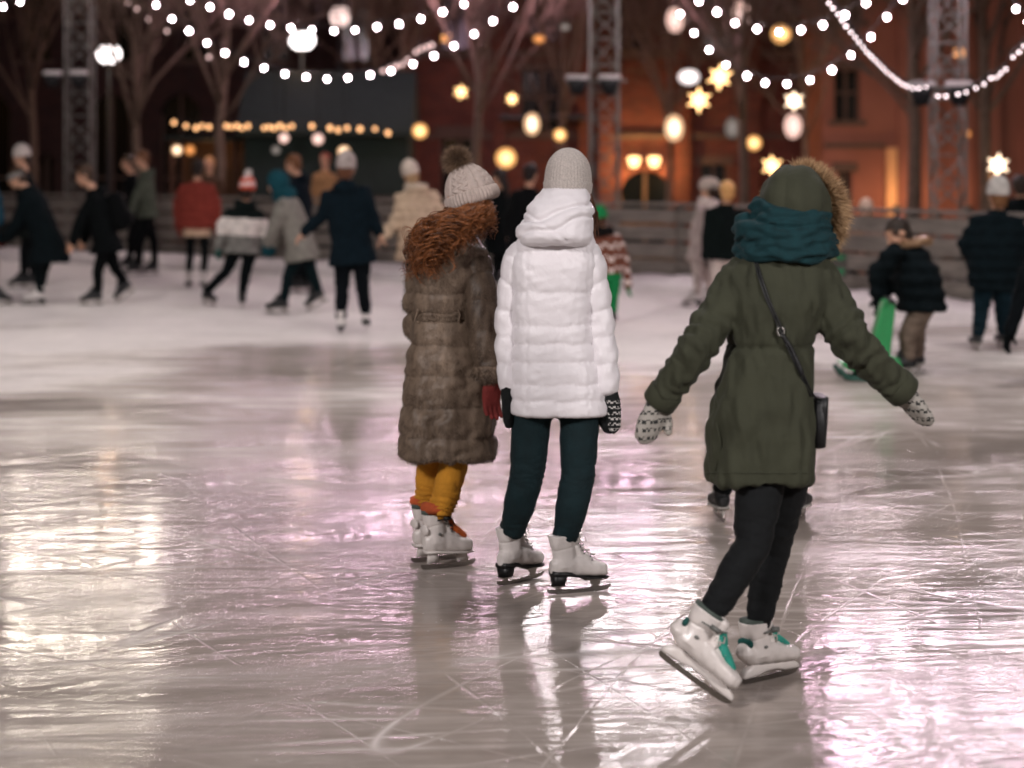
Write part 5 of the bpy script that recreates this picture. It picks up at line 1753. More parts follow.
def facade(root, Y, x0, x1, z0, z1, holes, brick, trim, glass, depth=7.0):
    """a wall with real openings; holes: (xa, xb, za, zb, arched)"""
    b = MB()
    xs = sorted({x0, x1} | {h[0] for h in holes} | {h[1] for h in holes}); zs = sorted({z0, z1} | {h[2] for h in holes} | {h[3] for h in holes})
    for xa, xb in zip(xs[:-1], xs[1:]):
        for za, zb in zip(zs[:-1], zs[1:]):
            cx, cz = (xa + xb) / 2, (za + zb) / 2
            if any(h[0] < cx < h[1] and h[2] < cz < h[3] for h in holes): continue
            b.add([(xa, Y, za), (xb, Y, za), (xb, Y, zb), (xa, Y, zb)], [(0, 1, 2, 3)])
    for h in holes:
        xa, xb, za, zb, arch = h
        r = (xb - xa) / 2; cx = (xa + xb) / 2
        if arch:
            zc = zb - r
            pts = [(cx + r * math.cos(t), zc + r * math.sin(t)) for t in np.linspace(0, math.pi, 17)]
            v = [(xb, Y, zb)] + [(p[0], Y, p[1]) for p in pts[:9]]
            b.add(v, [(0, i + 1, i) if i else (0, 1, 1) for i in range(1, 9)] and [(0, i, i + 1) for i in range(1, 9)])
            v = [(xa, Y, zb)] + [(p[0], Y, p[1]) for p in pts[8:]]
            b.add(v, [(0, i, i + 1) for i in range(1, 9)])
            out = [(xa, za)] + [(xb, za)] + pts
        else:
            out = [(xa, za), (xb, za), (xb, zb), (xa, zb)]
        n = len(out)
        b.add([(x, Y, z) for x, z in out] + [(x, Y + .3, z) for x, z in out], [(i, (i + 1) % n, (i + 1) % n + n, i + n) for i in range(n)])
    # sides, back, roof slab
    b.add([(x0, Y, z0), (x0, Y + depth, z0), (x0, Y + depth, z1), (x0, Y, z1)], [(0, 1, 2, 3)])
    b.add([(x1, Y, z0), (x1, Y + depth, z0), (x1, Y + depth, z1), (x1, Y, z1)], [(3, 2, 1, 0)])
    b.add([(x0, Y + depth, z0), (x1, Y + depth, z0), (x1, Y + depth, z1), (x0, Y + depth, z1)], [(3, 2, 1, 0)])
    part('wall', b.mesh('wall', smooth=False), root, [brick])
    r_ = MB(); r_.box((x0 - .25, Y - .25, z1), (x1 + .25, Y + depth + .2, z1 + .3)); r_.box((x0 - .15, Y - .15, z1 - .25), (x1 + .15, Y - .003, z1))
    part('cornice', r_.mesh('cornice', smooth=False), root, [trim])
    for h in holes:
        xa, xb, za, zb, arch = h
        w = MB(); r = (xb - xa) / 2; cx = (xa + xb) / 2
        out = [(xa, za), (xb, za)] + ([(cx + r * math.cos(t), zb - r + r * math.sin(t)) for t in np.linspace(0, math.pi, 13)] if arch else [(xb, zb), (xa, zb)])
        w.add([(x, Y + .24, z) for x, z in out], [tuple(range(len(out)))])
        wf = MB()
        top = zb
        wf.box((cx - .04, Y + .18, za), (cx + .04, Y + .235, top - .01))
        wf.box((xa, Y + .18, za), (xa + .06, Y + .235, top - (r if arch else 0))); wf.box((xb - .06, Y + .18, za), (xb, Y + .235, top - (r if arch else 0)))
        zz = za + (zb - za) * .55
        wf.box((xa + .06, Y + .19, zz - .035), (cx - .04, Y + .232, zz + .035)); wf.box((cx + .04, Y + .19, zz - .035), (xb - .06, Y + .232, zz + .035))
        wo = part('window', wf.mesh('window', smooth=False), root, [trim])
        part('pane', w.mesh('pane', smooth=False), wo, [glass])
        # brick surround standing proud of the wall
        s = MB()
        if arch:
            rs = []
            for t in np.linspace(0, math.pi, 21):
                ci, si = math.cos(t), math.sin(t)
                rs.append([A(cx + (r + .02) * ci, Y - .05, zb - r + (r + .02) * si), A(cx + (r + .22) * ci, Y - .05, zb - r + (r + .22) * si), A(cx + (r + .22) * ci, Y + .02, zb - r + (r + .22) * si), A(cx + (r + .02) * ci, Y + .02, zb - r + (r + .02) * si)])
            s.rings(rs)
        else:
            s.box((xa - .12, Y - .05, zb + .002), (xb + .12, Y + .02, zb + .2))
            s2 = MB(); s2.box((xa - .12, Y - .09, za - .12), (xb + .12, Y + .02, za - .002))
            part('sill', s2.mesh('sill', smooth=False), root, [trim])
        part('surround', s.mesh('surround', smooth=False), root, [brick if arch else trim])


def tree(label, px, ybase, D, h, lean=0.0, r0=.11, seed=1, group='bare trees behind the boards', levels=4, fork=.5):
    r0 = r0 * .8
    base = A(at(px, 0, D)[0], D, ybase)
    root = empty('bare_tree', base, label, 'tree', group)
    rg = random.Random(seed)
    tr = MB(); cr = MB()
    pts, rad = [base.copy()], [r0 * 1.25]
    p = base.copy(); n = 7
    hf_ = h * fork
    for i in range(n):
        p = p + A(rg.uniform(-.05, .05) + lean * .1, rg.uniform(-.05, .05), hf_ / n)
        pts.append(p.copy()); rad.append(r0 * (1 - .3 * (i + 1) / n))
    tr.tube(pts, rad, 10, round_ends=False)

    def grow(p, d, ln, r, lev):
        k = 4
        q = [p]; rr = [r]
        dd = d
        for i in range(k):
            dd = unit(dd + A(rg.gauss(0, .12), rg.gauss(0, .12), .07 + rg.gauss(0, .06)))
            q.append(q[-1] + dd * ln / k); rr.append(r * (1 - .5 * (i + 1) / k))
        cr.tube(q, rr, 7 if lev < 2 else (5 if lev < 3 else 3), round_ends=False)
        if lev >= levels: return
        m = {0: 5, 1: 5, 2: 4, 3: 3}[lev]
        for j in range(m):
            t = rg.uniform(.3, 1)
            i = min(k - 1, int(t * k)); s = q[i] + (q[i + 1] - q[i]) * (t * k - i)
            a = rg.uniform(0, 6.283)
            o = unit(np.cross(dd, A(math.cos(a), math.sin(a), .2)))
            nd = unit(dd * rg.uniform(.7, 1.1) + o * rg.uniform(.45, .95) + Z3 * .15)
            grow(s, nd, ln * rg.uniform(.5, .75), max(.006, rr[i] * rg.uniform(.45, .65)), lev + 1)
    for j in range(11):
        t = rg.uniform(.58, 1.0) if j > 1 else 1.0
        i = min(n - 1, int(t * n)); s = pts[i] + (pts[i + 1] - pts[i]) * (t * n - i)
        a = j * 2.4 + rg.uniform(-.4, .4)
        up_ = rg.uniform(1.0, 2.0) if j > 1 else 2.6
        grow(s, unit(A(math.cos(a), math.sin(a), up_)), h * rg.uniform(.30, .5), rad[-1] * rg.uniform(.36, .62), 0)
    part('trunk', tr.mesh('trunk'), root, [M['bark']])
    part('crown', cr.mesh('crown'), root, [M['bark']])


def lattice_tower(label, px, D, hgt, w, fixz, fixside, lamp_dir, group='lattice light towers'):
    c = A(at(px, 0, D)[0], D, 0)
    root = empty('lattice_tower', c, label, 'light tower', group)
    b = MB()
    h = w / 2
    cs = [A(sx * h, sy * h, 0) for sx, sy in ((-1, -1), (1, -1), (1, 1), (-1, 1))]
    for q in cs:
        b.tube([c + q - Z3 * .1, c + q + Z3 * hgt], .019, 8)
    n = int(hgt / (w * .9))
    for i in range(n):
        z0, z1 = hgt * i / n, hgt * (i + 1) / n
        for j in range(4):
            p, q = cs[j], cs[(j + 1) % 4]
            if i % 2: p, q = q, p
            b.tube([c + p + Z3 * z0, c + q + Z3 * z1], .013, 6)
            b.tube([c + cs[j] + Z3 * z0, c + cs[(j + 1) % 4] + Z3 * z0], .010, 6)
    part('lattice_mast', b.mesh('lattice_mast'), root, [M['truss']])
    b = MB(); b.box((c[0] - h - .15, c[1] - h - .15, -.08), (c[0] + h + .15, c[1] + h + .15, .12))
    part('base_plate', b.mesh('base_plate', smooth=False), root, [M['truss']])
    # unlit housings low on the mast
    b = MB()
    b.tube([c + A(-.55 if fixside < 0 else -.3, -h - .06, fixz - .05), c + A(.3 if fixside < 0 else .55, -h - .06, fixz - .05)], .02, 8)
    part('bracket', b.mesh('bracket'), root, [M['truss']])
    for dx in ((-.40, .06) if fixside < 0 else (-.06, .40)):
        b = MB()
        cc = c + A(dx, -h - .16, fixz)
        b.loft([(cc + Z3 * z, X3, Y3, a, d, 3.5) for z, a, d in ((-.26, .08, .07), (-.10, .13, .11), (-.04, .155, .13), (-.035, .13, .11))], 20)
        hs = part('lamp_housing', b.mesh('lamp_housing'), root, [M['dark_metal']])
        b = MB(); b.loft([(cc + Z3 * z, X3, Y3, a, d, 3.5) for z, a, d in ((-.034, .165, .14), (.015, .165, .14), (.03, .13, .11))], 20)
        part('cover', b.mesh('cover'), hs, [M['lit_top_metal']])  # paler colour carries the light falling on the housing's top
    # lit floodlight bank at the head of the mast
    z = hgt - .35
    d = unit(lamp_dir)
    s_ = unit(np.cross(d, Z3)); u_ = np.cross(s_, d)
    b = MB(); b.tube([c + Z3 * z - s_ * 1.25 + d * (h + .02), c + Z3 * z + s_ * 1.25 + d * (h + .02)], .03, 8)
    part('floodlight_bar', b.mesh('floodlight_bar'), root, [M['truss']])
    for i in range(5):
        o = c + Z3 * z + s_ * (i - 2) * .55 + d * (h + .2)
        b = MB()
        b.loft([(o + d * x, s_, u_, a, q, 5) for x, a, q in ((-.14, .08, .06), (-.1, .19, .14), (.02, .22, .17), (.025, .2, .15), (.015, .2, .15))], 24)
        fo = part('floodlight', b.mesh('floodlight'), root, [M['dark_metal']])
        b = MB(); b.loft([(o + d * x, s_, u_, .198, .148, 5) for x in (.017, .022)], 24)
        part('lens', b.mesh('lens'), fo, [M['flood_lens']])
    return c + Z3 * z + d * (h + .35), d


def area_lamp(name, loc, d, size, power, col=(1, .93, .92), spread=150):
    l = bpy.data.lights.new(name, 'AREA')
    l.shape = 'RECTANGLE'; l.size, l.size_y = size
    l.energy = power; l.color = col; l.spread = math.radians(spread)
    o = bpy.data.objects.new(name, l); COL.objects.link(o)
    o.location = tuple(loc)
    o.rotation_euler = Vector(tuple(d)).to_track_quat('-Z', 'Y').to_euler()
    return o


def point_lamp(name, loc, power, col=(1, .7, .4), r=.08):
    l = bpy.data.lights.new(name, 'POINT'); l.energy = power; l.color = col; l.shadow_soft_size = r
    o = bpy.data.objects.new(name, l); COL.objects.link(o); o.location = tuple(loc)
    return o


def string_lights(label, pts, Dfun, up_to=None, r=.027, bulb=None, group='festoon strings of bulbs over the rink', extra=0):
    """pts: picture places of the bulbs, Dfun gives each bulb's distance"""
    w = [at(x, y, Dfun(i / max(1, len(pts) - 1))) for i, (x, y) in enumerate(pts)]
    return string_world(label, w, r, bulb, group)


BULBS = {}


def tubes(label, tops, ln):
    root = empty('tube_lights', tops[0], label, 'string lights', 'hanging rows of pink light tubes')
    b = MB(); b.tube([p + Z3 * .06 for p in tops], .008, 5, round_ends=False)
    part('cable', b.mesh('cable'), root, [M['black_rubber']])
    rg = random.Random(len(label))
    for p in tops:
        q = ln * rg.uniform(.75, 1.1)
        b = MB(); b.tube([p - Z3 * .03, p - Z3 * q], .034, 10)
        o = part('light_tube', b.mesh('light_tube'), root, [M['tube']])
        b = MB(); b.tube([p + Z3 * .06, p - Z3 * .03], .016, 8, round_ends=False)
        part('cap', b.mesh('cap'), o, [M['black_rubber']])


def string_world(label, w, r=.034, bulb=None, group='festoon strings of bulbs over the rink', ends=(None, None)):
    bulb = bulb or M['bulb']
    root = empty('string_lights', w[0], label, 'string lights', group)
    b = MB()
    line = [p + Z3 * (r + .05) for p in w]
    if ends[0] is not None: line = [ends[0]] + line
    if ends[1] is not None: line = line + [ends[1]]
    b.tube(line, .008, 5, round_ends=False)
    for p in w:
        b.tube([p + Z3 * (r + .05), p + Z3 * (r - .006)], .014, 7, round_ends=False)
    part('cable', b.mesh('cable'), root, [M['black_rubber']])
    key = (r, bulb.name)
    if key not in BULBS:
        q = MB(); q.ell(A(0, 0, 0), (r, r, r * 1.1), None, 14, 10)
        me = q.mesh('bulb'); me.materials.append(bulb); BULBS[key] = me
    for p in w[:100]:
        o = bpy.data.objects.new('bulb', BULBS[key]); COL.objects.link(o)
        o.parent = root; o.location = tuple(p - w[0]); o.scale = (random.uniform(.82, 1.08),) * 3
    return root


def sag(a, b, drop, n):
    t = np.linspace(0, 1, n)
    return [A(*(np.asarray(a) * (1 - q) + np.asarray(b) * q)) - Z3 * drop * 4 * q * (1 - q) for q in t]


def star_lantern(label, px, py, D, r, col, power, top=7.5, seed=0):
    c = at(px, py, D)
    root = empty('star_lantern', c, label, 'lantern', 'warm lanterns hung in the trees')
    b = MB()
    g = (1 + 5 ** .5) / 2
    vs = [unit(A(*v)) for v in ([(0, s, t * g) for s in (-1, 1) for t in (-1, 1)] + [(s, t * g, 0) for s in (-1, 1) for t in (-1, 1)] + [(t * g, 0, s) for s in (-1, 1) for t in (-1, 1)])]
    rg = random.Random(seed); an = rg.uniform(0, 3)
    R = np.array(Matrix.Rotation(an, 3, 'Z') @ Matrix.Rotation(rg.uniform(0, 1), 3, 'X'))
    vs = [R @ v for v in vs]
    b.ell(c, (r * .46, r * .46, r * .46), None, 16, 12)
    for v in vs:
        s = unit(np.cross(v, A(.3, .5, .8))); t = np.cross(v, s)
        base_ = [c + v * r * .36 + (s * math.cos(q) + t * math.sin(q)) * r * .24 for q in (0, 1.57, 3.14, 4.71)]
        b.add(base_ + [c + v * r], [(0, 1, 4), (1, 2, 4), (2, 3, 4), (3, 0, 4)], 1)
    part('paper_star', b.mesh('paper_star', [col, M['star_points']], smooth=False), root, [col, M['star_points']])
    b = MB(); b.tube([c + Z3 * r * .5, A(c[0], c[1], top)], .006, 5, round_ends=False)
    part('cord', b.mesh('cord'), root, [M['black_rubber']])


def globe_lantern(label, px, py, D, r, col, top=7.5, tall=1.0, cat='lantern', frame=False):
    c = at(px, py, D)
    root = empty('hanging_lantern', c, label, cat, 'warm lanterns hung in the trees')
    b = MB(); b.ell(c, (r, r, r * tall), None, 18, 14)
    sh = part('shade', b.mesh('shade'), root, [M['shade_' + col.name]])
    b = MB(); b.ell(c, (r * .55, r * .55, r * .55 * tall), None, 14, 10)
    part('lamp_core', b.mesh('lamp_core'), sh, [col])
    b = MB(); b.tube([c + Z3 * r * tall * .95, A(c[0], c[1], top)], .006, 5, round_ends=False)
    b.tube([c + Z3 * (r * tall * .9), c + Z3 * (r * tall + .04)], .03, 8, round_ends=False)
    if frame:
        for k in range(6):
            a = k * 1.047
            b.tube([c + A(r * 1.02 * math.cos(a) * math.sin(t), r * 1.02 * math.sin(a) * math.sin(t), r * tall * 1.02 * math.cos(t)) for t in np.linspace(.1, 3.04, 9)], .006, 5, round_ends=False)
    part('cord', b.mesh('cord'), root, [M['black_rubber']])


def street_lamp(label, px, py, D, r, col, tall=.85, ground=-.1):
    c = at(px, py, D)
    root = empty('street_lamp', A(c[0], c[1], ground), label, 'street lamp', 'post lamps beyond the rink')
    b = MB()
    b.tube([A(c[0], c[1], ground), A(c[0], c[1], ground + .5), A(c[0], c[1], ground + .55), A(c[0], c[1], c[2] - r * tall - .1)], [.09, .08, .05, .035], 12, round_ends=False)
    b.tube([A(c[0], c[1], c[2] - r * tall - .12), A(c[0], c[1], c[2] - r * tall + .02)], [.03, .1], 12, round_ends=False)
    part('lamp_post', b.mesh('lamp_post'), root, [M['dark_metal']])
    b = MB(); b.ell(c, (r, r, r * tall), None, 20, 14)
    part('lamp_globe', b.mesh('lamp_globe'), root, [col])
    b = MB(); b.loft([(c + Z3 * (r * tall * z), X3, Y3, a * r, a * r, 2) for z, a in ((.7, .75), (.95, .8), (1.15, .3), (1.3, .05))], 18)
    part('cap', b.mesh('cap'), root, [M['dark_metal']])


def background():
    M['bark'] = plain('bark', '6B594B', .9, 0, .3, 12, .5)
    M['truss'] = plain('truss_metal', '77766F', .5, .4, .1)
    M['dark_metal'] = plain('dark_metal', '2B2D2E', .5, .3, .1)
    M['lit_top_metal'] = plain('lit_top_metal', 'C9C6C0', .5, .0, .05)
    M['flood_lens'] = glow('flood_lens', (1.0, .80, .88), FLOOD_LENS)
    M['bulb'] = glow('bulb', (1.0, .80, .86), BULB)
    M['bulb_dim'] = glow('bulb_dim', (1.0, .66, .62), 2.2)
    M['bulb_warm'] = glow('bulb_warm', (1.0, .50, .22), 3.0)
    M['lamp_white'] = glow('lamp_white', (1.0, .90, .88), 5)
    M['lamp_pink'] = glow('lamp_pink', (1.0, .72, .66), 1.6)
    M['lamp_warm'] = glow('lamp_warm', (1.0, .58, .24), 4.5)
    M['lamp_cream'] = glow('lamp_cream', (1.0, .74, .50), 5)
    M['tube'] = glow('tube', (1.0, .62, .84), TUBE)
    M['star_points'] = glow('star_points', (1.0, .52, .22), .75)
    M['bulb_small'] = glow('bulb_small', (1.0, .80, .82), 11)
    M['lamp_orange'] = glow('lamp_orange', (1.0, .42, .14), 1.6)
    M['lamp_grey'] = glow('lamp_grey', (1.0, .85, .78), .35)
    for k_, cc in (('lamp_white', (1, .86, .84)), ('lamp_pink', (1, .62, .52)), ('lamp_warm', (1, .48, .16)), ('lamp_cream', (1, .60, .34)), ('lamp_orange', (1, .36, .1)), ('lamp_grey', (.8, .68, .6))):
        m = glow('shade_' + k_, cc, {'lamp_grey': .3, 'lamp_orange': .9}.get(k_, 1.7))
        nt = m.node_tree
        em = [n for n in nt.nodes if n.type == 'EMISSION'][0]; out = [n for n in nt.nodes if n.type == 'OUTPUT_MATERIAL'][0]
        tr = N(nt, 'ShaderNodeBsdfTransparent'); mx = N(nt, 'ShaderNodeMixShader'); mx.inputs[0].default_value = .5
        L(nt, tr.outputs[0], mx.inputs[1]); L(nt, em.outputs[0], mx.inputs[2]); L(nt, mx.outputs[0], out.inputs[0])
        M['shade_' + k_] = m
    # ---------------- buildings
    brick = brick_mat('red_brick', '7A3826', '5F2A1E', '6E5A50')
    dbrick = brick_mat('dark_brick', '4A2A22', '38201B', '3C332F')
    stucco = plain('red_render', '94604F', .85, 0, .14, .8, .2)
    trim = plain('stone_trim', '5D4A3F', .8, 0, .15)
    dglass = plain('dark_glass', '0A0F10', .12, 0, .1, 3, .02)
    Dm = 46.0
    X = lambda px, D=Dm: at(px, 0, D)[0]
    Zp = lambda py, D=Dm: at(0, py, D)[2]
    b1 = empty('brick_building', A(X(600), Dm, -1.3), 'red brick building with arched doorway between twin wall lamps', 'building', 'buildings round the square')
    holes = [(X(620), X(671), -1.25, Zp(171), True), (X(612), X(648), Zp(60), Zp(-20), True), (X(520), X(566), Zp(130), Zp(70), False), (X(700), X(728), Zp(208), Zp(165), False), (X(440), X(470), Zp(60), Zp(-20), True), (X(528), X(560), Zp(40), Zp(-40), True), (X(700), X(735), Zp(60), Zp(-20), True), (X(772), X(800), Zp(60), Zp(-20), True), (X(440), X(480), Zp(200), Zp(135), False)]
    for pxw in (440, 528, 612, 700, 772):
        holes.append((X(pxw), X(pxw + 34), 8.2, 10.2, True))
    facade(b1, Dm, X(405), X(822), -1.3, 12.5, holes, brick, trim, dglass)
    for px in (410, 500, 585, 606, 683, 752, 815):
        b = MB()
        b.box((X(px) - .16, Dm - .2, -1.3), (X(px) + .16, Dm - .003, 11.9)); b.box((X(px) - .22, Dm - .28, 3.0), (X(px) + .22, Dm - .199, 3.3))
        part('pilaster', b.mesh('pilaster', smooth=False), b1, [brick])
    for za, zb, dp in ((4.05, 4.25, .15), (2.2, 2.32, .13)):
        b = MB(); b.box((X(406), Dm - dp, za), (X(821), Dm - .004, zb))
        part('string_course', b.mesh('string_course', smooth=False), b1, [trim])
    b = MB(); b.box((X(500), Dm - 1.1, Zp(120)), (X(585), Dm - .21, Zp(116)))
    part('door_canopy', b.mesh('door_canopy', smooth=False), b1, [M['dark_metal']])
    # wall lamps beside the arch
    for i, (px, py) in enumerate(((633, 161), (653, 161))):
        r = empty('wall_lamp', at(px, py, Dm), ('wall lamp above the arch, on the side nearer the white coat' if i == 0 else 'wall lamp above the arch, on the side nearer the olive parka'), 'lamp', 'twin lamps above the arch')
        c = at(px, py, Dm) - Y3 * .4
        b = MB(); b.loft([(c + Z3 * z, X3, Y3, a, a, 2) for z, a in ((-.14, .08), (.06, .15), (.1, .1))], 16)
        part('lamp_shade', b.mesh('lamp_shade'), r, [M['lamp_warm']])
        b = MB(); b.tube([c + Z3 * .1, c + A(0, .2, .22), c + A(0, .39, .1)], .02, 8, round_ends=False)
        part('bracket', b.mesh('bracket'), r, [M['dark_metal']])
        point_lamp('wall_lamp_light', c - Y3 * .25 - Z3 * .05, WARM * 1.0, (1, .55, .2))
    # right hand wing, rendered red and up-lit
    Dr = 43.0
    Xr = lambda px: at(px, 0, Dr)[0]; Zr = lambda py: at(0, py, Dr)[2]
    b2 = empty('red_building', A(Xr(930), Dr, -1.2), 'orange-red rendered building with an up-lit pale corner strip', 'building', 'buildings round the square')
    holes = [(Xr(834), Xr(860), Zr(120), Zr(70), False), (Xr(838), Xr(852), -.4, Zr(172), False), (Xr(834), Xr(862), Zr(20), Zr(-40), False), (Xr(968), Xr(1000), Zr(20), Zr(-40), False)]
    for pxw in (834, 900, 968, 1040):
        holes.append((Xr(pxw), Xr(pxw + 28), 6.4, 8.4, False))
    facade(b2, Dr, Xr(822), Xr(1180), -1.3, 11.0, holes, stucco, trim, dglass, 8)
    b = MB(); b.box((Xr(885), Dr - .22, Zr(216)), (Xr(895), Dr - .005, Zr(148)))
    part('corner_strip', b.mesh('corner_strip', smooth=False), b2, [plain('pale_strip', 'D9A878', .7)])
    for px in (906, 930, 962, 990, 1030):
        b = MB(); b.box((Xr(px) - .2, Dr - .18, -1.3), (Xr(px) + .2, Dr - .003, 10.6))
        part('pilaster', b.mesh('pilaster', smooth=False), b2, [stucco])
    b = MB(); b.box((Xr(824), Dr - .12, Zr(148)), (Xr(884), Dr - .006, Zr(143)))
    part('wall_band', b.mesh('wall_band', smooth=False), b2, [trim])
    for i, (px, py, pw) in enumerate(((890, 205, 1.5), (930, 210, .7), (862, 215, .9), (960, 205, .6))):
        c = at(px, py, Dr) - Y3 * .75
        r = empty('uplight', A(c[0], c[1], c[2]), ('uplight at the foot of the pale corner strip', 'uplight at the foot of the second red pilaster', 'uplight under the plain red wall panel', 'uplight beneath the third red pilaster')[i], 'lamp', 'uplights along the red building')
        b = MB(); b.loft([(c + Z3 * z, X3, Y3, a, a, 2) for z, a in ((-.3, .05), (-.12, .06), (-.1, .1), (.0, .11), (.0, .09), (-.03, .08))], 14)
        part('housing', b.mesh('housing'), r, [M['dark_metal']])
        point_lamp('uplight_light', c + A(0, -.1, .15), WARM * pw * .14, (1, .55, .26), .1)
    # two added point lamps without fixtures brighten the red wall
    for px, py, pw in ((868, 120, 1.0), (960, 100, .8)):
        point_lamp('wash_light', at(px, py, Dr - 4.0), WARM * pw * WASH, (1, .72, .56), .2)
    # dark block on the far side of the square
    Dd = 50.0
    Xd = lambda px: at(px, 0, Dd)[0]; Zd = lambda py: at(0, py, Dd)[2]
    b3 = empty('dark_building', A(Xd(110), Dd, -1.3), 'dark unlit brick block with arched openings at ground level', 'building', 'buildings round the square')
    holes = [(Xd(92), Xd(130), -1.25, Zd(95), True), (Xd(36), Xd(54), -1.25, Zd(155), True), (Xd(-30), Xd(10), -1.25, Zd(95), True), (Xd(160), Xd(200), -1.25, Zd(95), True), (Xd(20), Xd(50), Zd(60), Zd(-10), False), (Xd(100), Xd(130), Zd(60), Zd(-10), False), (Xd(180), Xd(210), Zd(60), Zd(-10), False), (Xd(260), Xd(290), Zd(60), Zd(-10), False), (Xd(340), Xd(370), Zd(60), Zd(-10), False)]
    facade(b3, Dd, Xd(-160), Xd(408), -1.3, 13, holes, dbrick, trim, dglass)
    # dark canvas market stall with an eave of small bulbs
    Ds = 38.5
    Xs = lambda px: at(px, 0, Ds)[0]; Zs = lambda py: at(0, py, Ds)[2]
    st = empty('market_stall', A(Xs(320), Ds, -.1), 'closed dark green market stall under a row of small warm bulbs', 'stall')
    green = cloth('dark_green_canvas', '1E2B26', weave=80, wrinkle=.6, wscale=2)
    b = MB(); b.box((Xs(244), Ds, -.1), (Xs(408), Ds + 2.5, Zs(128)))
    part('side_walls', b.mesh('side_walls', smooth=False), st, [green])
    b = MB()
    zt = Zs(68)
    b.add([(Xs(238), Ds - .3, Zs(130)), (Xs(413), Ds - .3, Zs(130)), (Xs(413), Ds + 1.2, zt), (Xs(238), Ds + 1.2, zt), (Xs(238), Ds + 2.8, Zs(130)), (Xs(413), Ds + 2.8, Zs(130))], [(0, 1, 2, 3), (3, 2, 5, 4), (0, 3, 4), (1, 5, 2), (0, 4, 5, 1)])
    b.box((Xs(239), Ds - .32, Zs(136)), (Xs(412), Ds - .302, Zs(130)))
    part('canopy', b.mesh('canopy', smooth=False), st, [green])
    b = MB(); b.box((Xs(262), Ds - .35, -.1), (Xs(392), Ds - .02, .95)); b.box((Xs(258), Ds - .5, .95), (Xs(396), Ds - .02, 1.0))
    part('counter', b.mesh('counter', smooth=False), st, [wood_mat('stall_wood', '3B2E26')])
    sp = [(174, 122.5), (186, 126), (196, 128), (202, 126), (209, 127), (226, 126), (231, 127), (237, 126), (242, 128), (248, 126), (264, 128), (269, 127), (274, 128), (280, 126), (286, 128), (292, 126), (312, 126), (330, 128), (338, 130), (347, 128), (360, 129), (375, 129), (388, 133)]
    string_lights('row of small warm bulbs along the market stall eave', sp, lambda t: Ds - .45, r=.042, bulb=M['bulb_warm'], group='small warm bulb rows')
    # an open stall further left glowing orange
    s2 = empty('market_stall', A(Xs(200), Ds + 1.5, -.1), 'low open wooden stall with orange lamps left of the dark green stall', 'stall')
    b = MB(); D2 = Ds + 1.5
    x2 = lambda px: at(px, 0, D2)[0]; z2 = lambda py: at(0, py, D2)[2]
    pw_ = wood_mat('stall_post', '5A3E2C')
    for px in (172, 236):
        for dy in (0, 1.6):
            b = MB(); b.box((x2(px) - .05, D2 + dy, -.1), (x2(px) + .05, D2 + dy + .1, z2(140)))
            part('post', b.mesh('post', smooth=False), s2, [pw_])
    b = MB(); b.box((x2(166), D2 - .3, z2(140)), (x2(242), D2 + 2, z2(136)))
    part('roof', b.mesh('roof', smooth=False), s2, [green])
    b = MB(); b.box((x2(172), D2 + .1, -.1), (x2(236), D2 + .5, .95))
    part('counter', b.mesh('counter', smooth=False), s2, [pw_])
    b = MB(); b.box((x2(170), D2 + 1.705, -.1), (x2(238), D2 + 1.74, z2(141)))
    part('back_wall', b.mesh('back_wall', smooth=False), s2, [wood_mat('stall_back', '4A3324')])
    point_lamp('stall_light', A(x2(205), D2 + 1.0, z2(150)), WARM * .12, (1, .55, .25))
    # ---------------- trees
    for a in (('slim bare tree rising behind the grey-green jacket man', 140, -.1, 37.0, 7.5, 0, .12, 3), ('bare tree with a forked trunk beside the open wooden stall', 215, -.1, 36.5, 8.0, .1, .13, 5), ('tall bare tree behind the bobble hat', 481, -.1, 36, 8.5, 0, .12, 8), ('bare tree in front of the arched brick building', 742, -.1, 35, 8, .0, .12, 11),
              ('bare tree near the red building, beside its dark window', 805, -.6, 41, 8, .1, .10, 14), ('dark bare tree before the up-lit red wall', 912, -.1, 33, 8.0, -.1, .15, 17), ('bare tree behind the man in the light beanie', 985, -.1, 34, 8.5, .05, .15, 19), ('bare tree at the picture edge beyond the dark block', 30, -.1, 44, 8, 0, .12, 23),
              ('bare tree rising behind the dark green stall', 385, -1, 43.5, 9, 0, .13, 26), ('bare tree between the stall and the brick building', 560, -1, 43, 9, .1, .12, 29), ('bare tree standing close to the brick pilasters', 668, -1, 43.5, 9, -.1, .11, 33)):
        tree(*a)
    # ---------------- towers
    lamps = []
    lamps.append(lattice_tower('lattice light tower beyond the dark striding skater', 80, 35.5, 6.6, .44, 3.22, -1, A(.35, -1, -.45)))
    lamps.append(lattice_tower('lattice light tower standing behind the white-coated woman', 604, 29.0, 6.1, .40, 2.86, -1, A(0, -1, -.4)))
    lamps.append(lattice_tower('lattice light tower before the red building', 948, 24.5, 5.5, .36, 2.58, -1, A(-.3, -1, -.45)))
    for (p, d), pw, cl in zip(lamps, FAR_POWER, ((1, .90, .72), (1, .91, .93), (1, .86, .92))):
        s_ = unit(np.cross(d, Z3))
        for i in range(5):
            area_lamp('flood_light', p + s_ * (i - 2) * .55, d, (.4, .3), pw / 5, cl, spread=140)
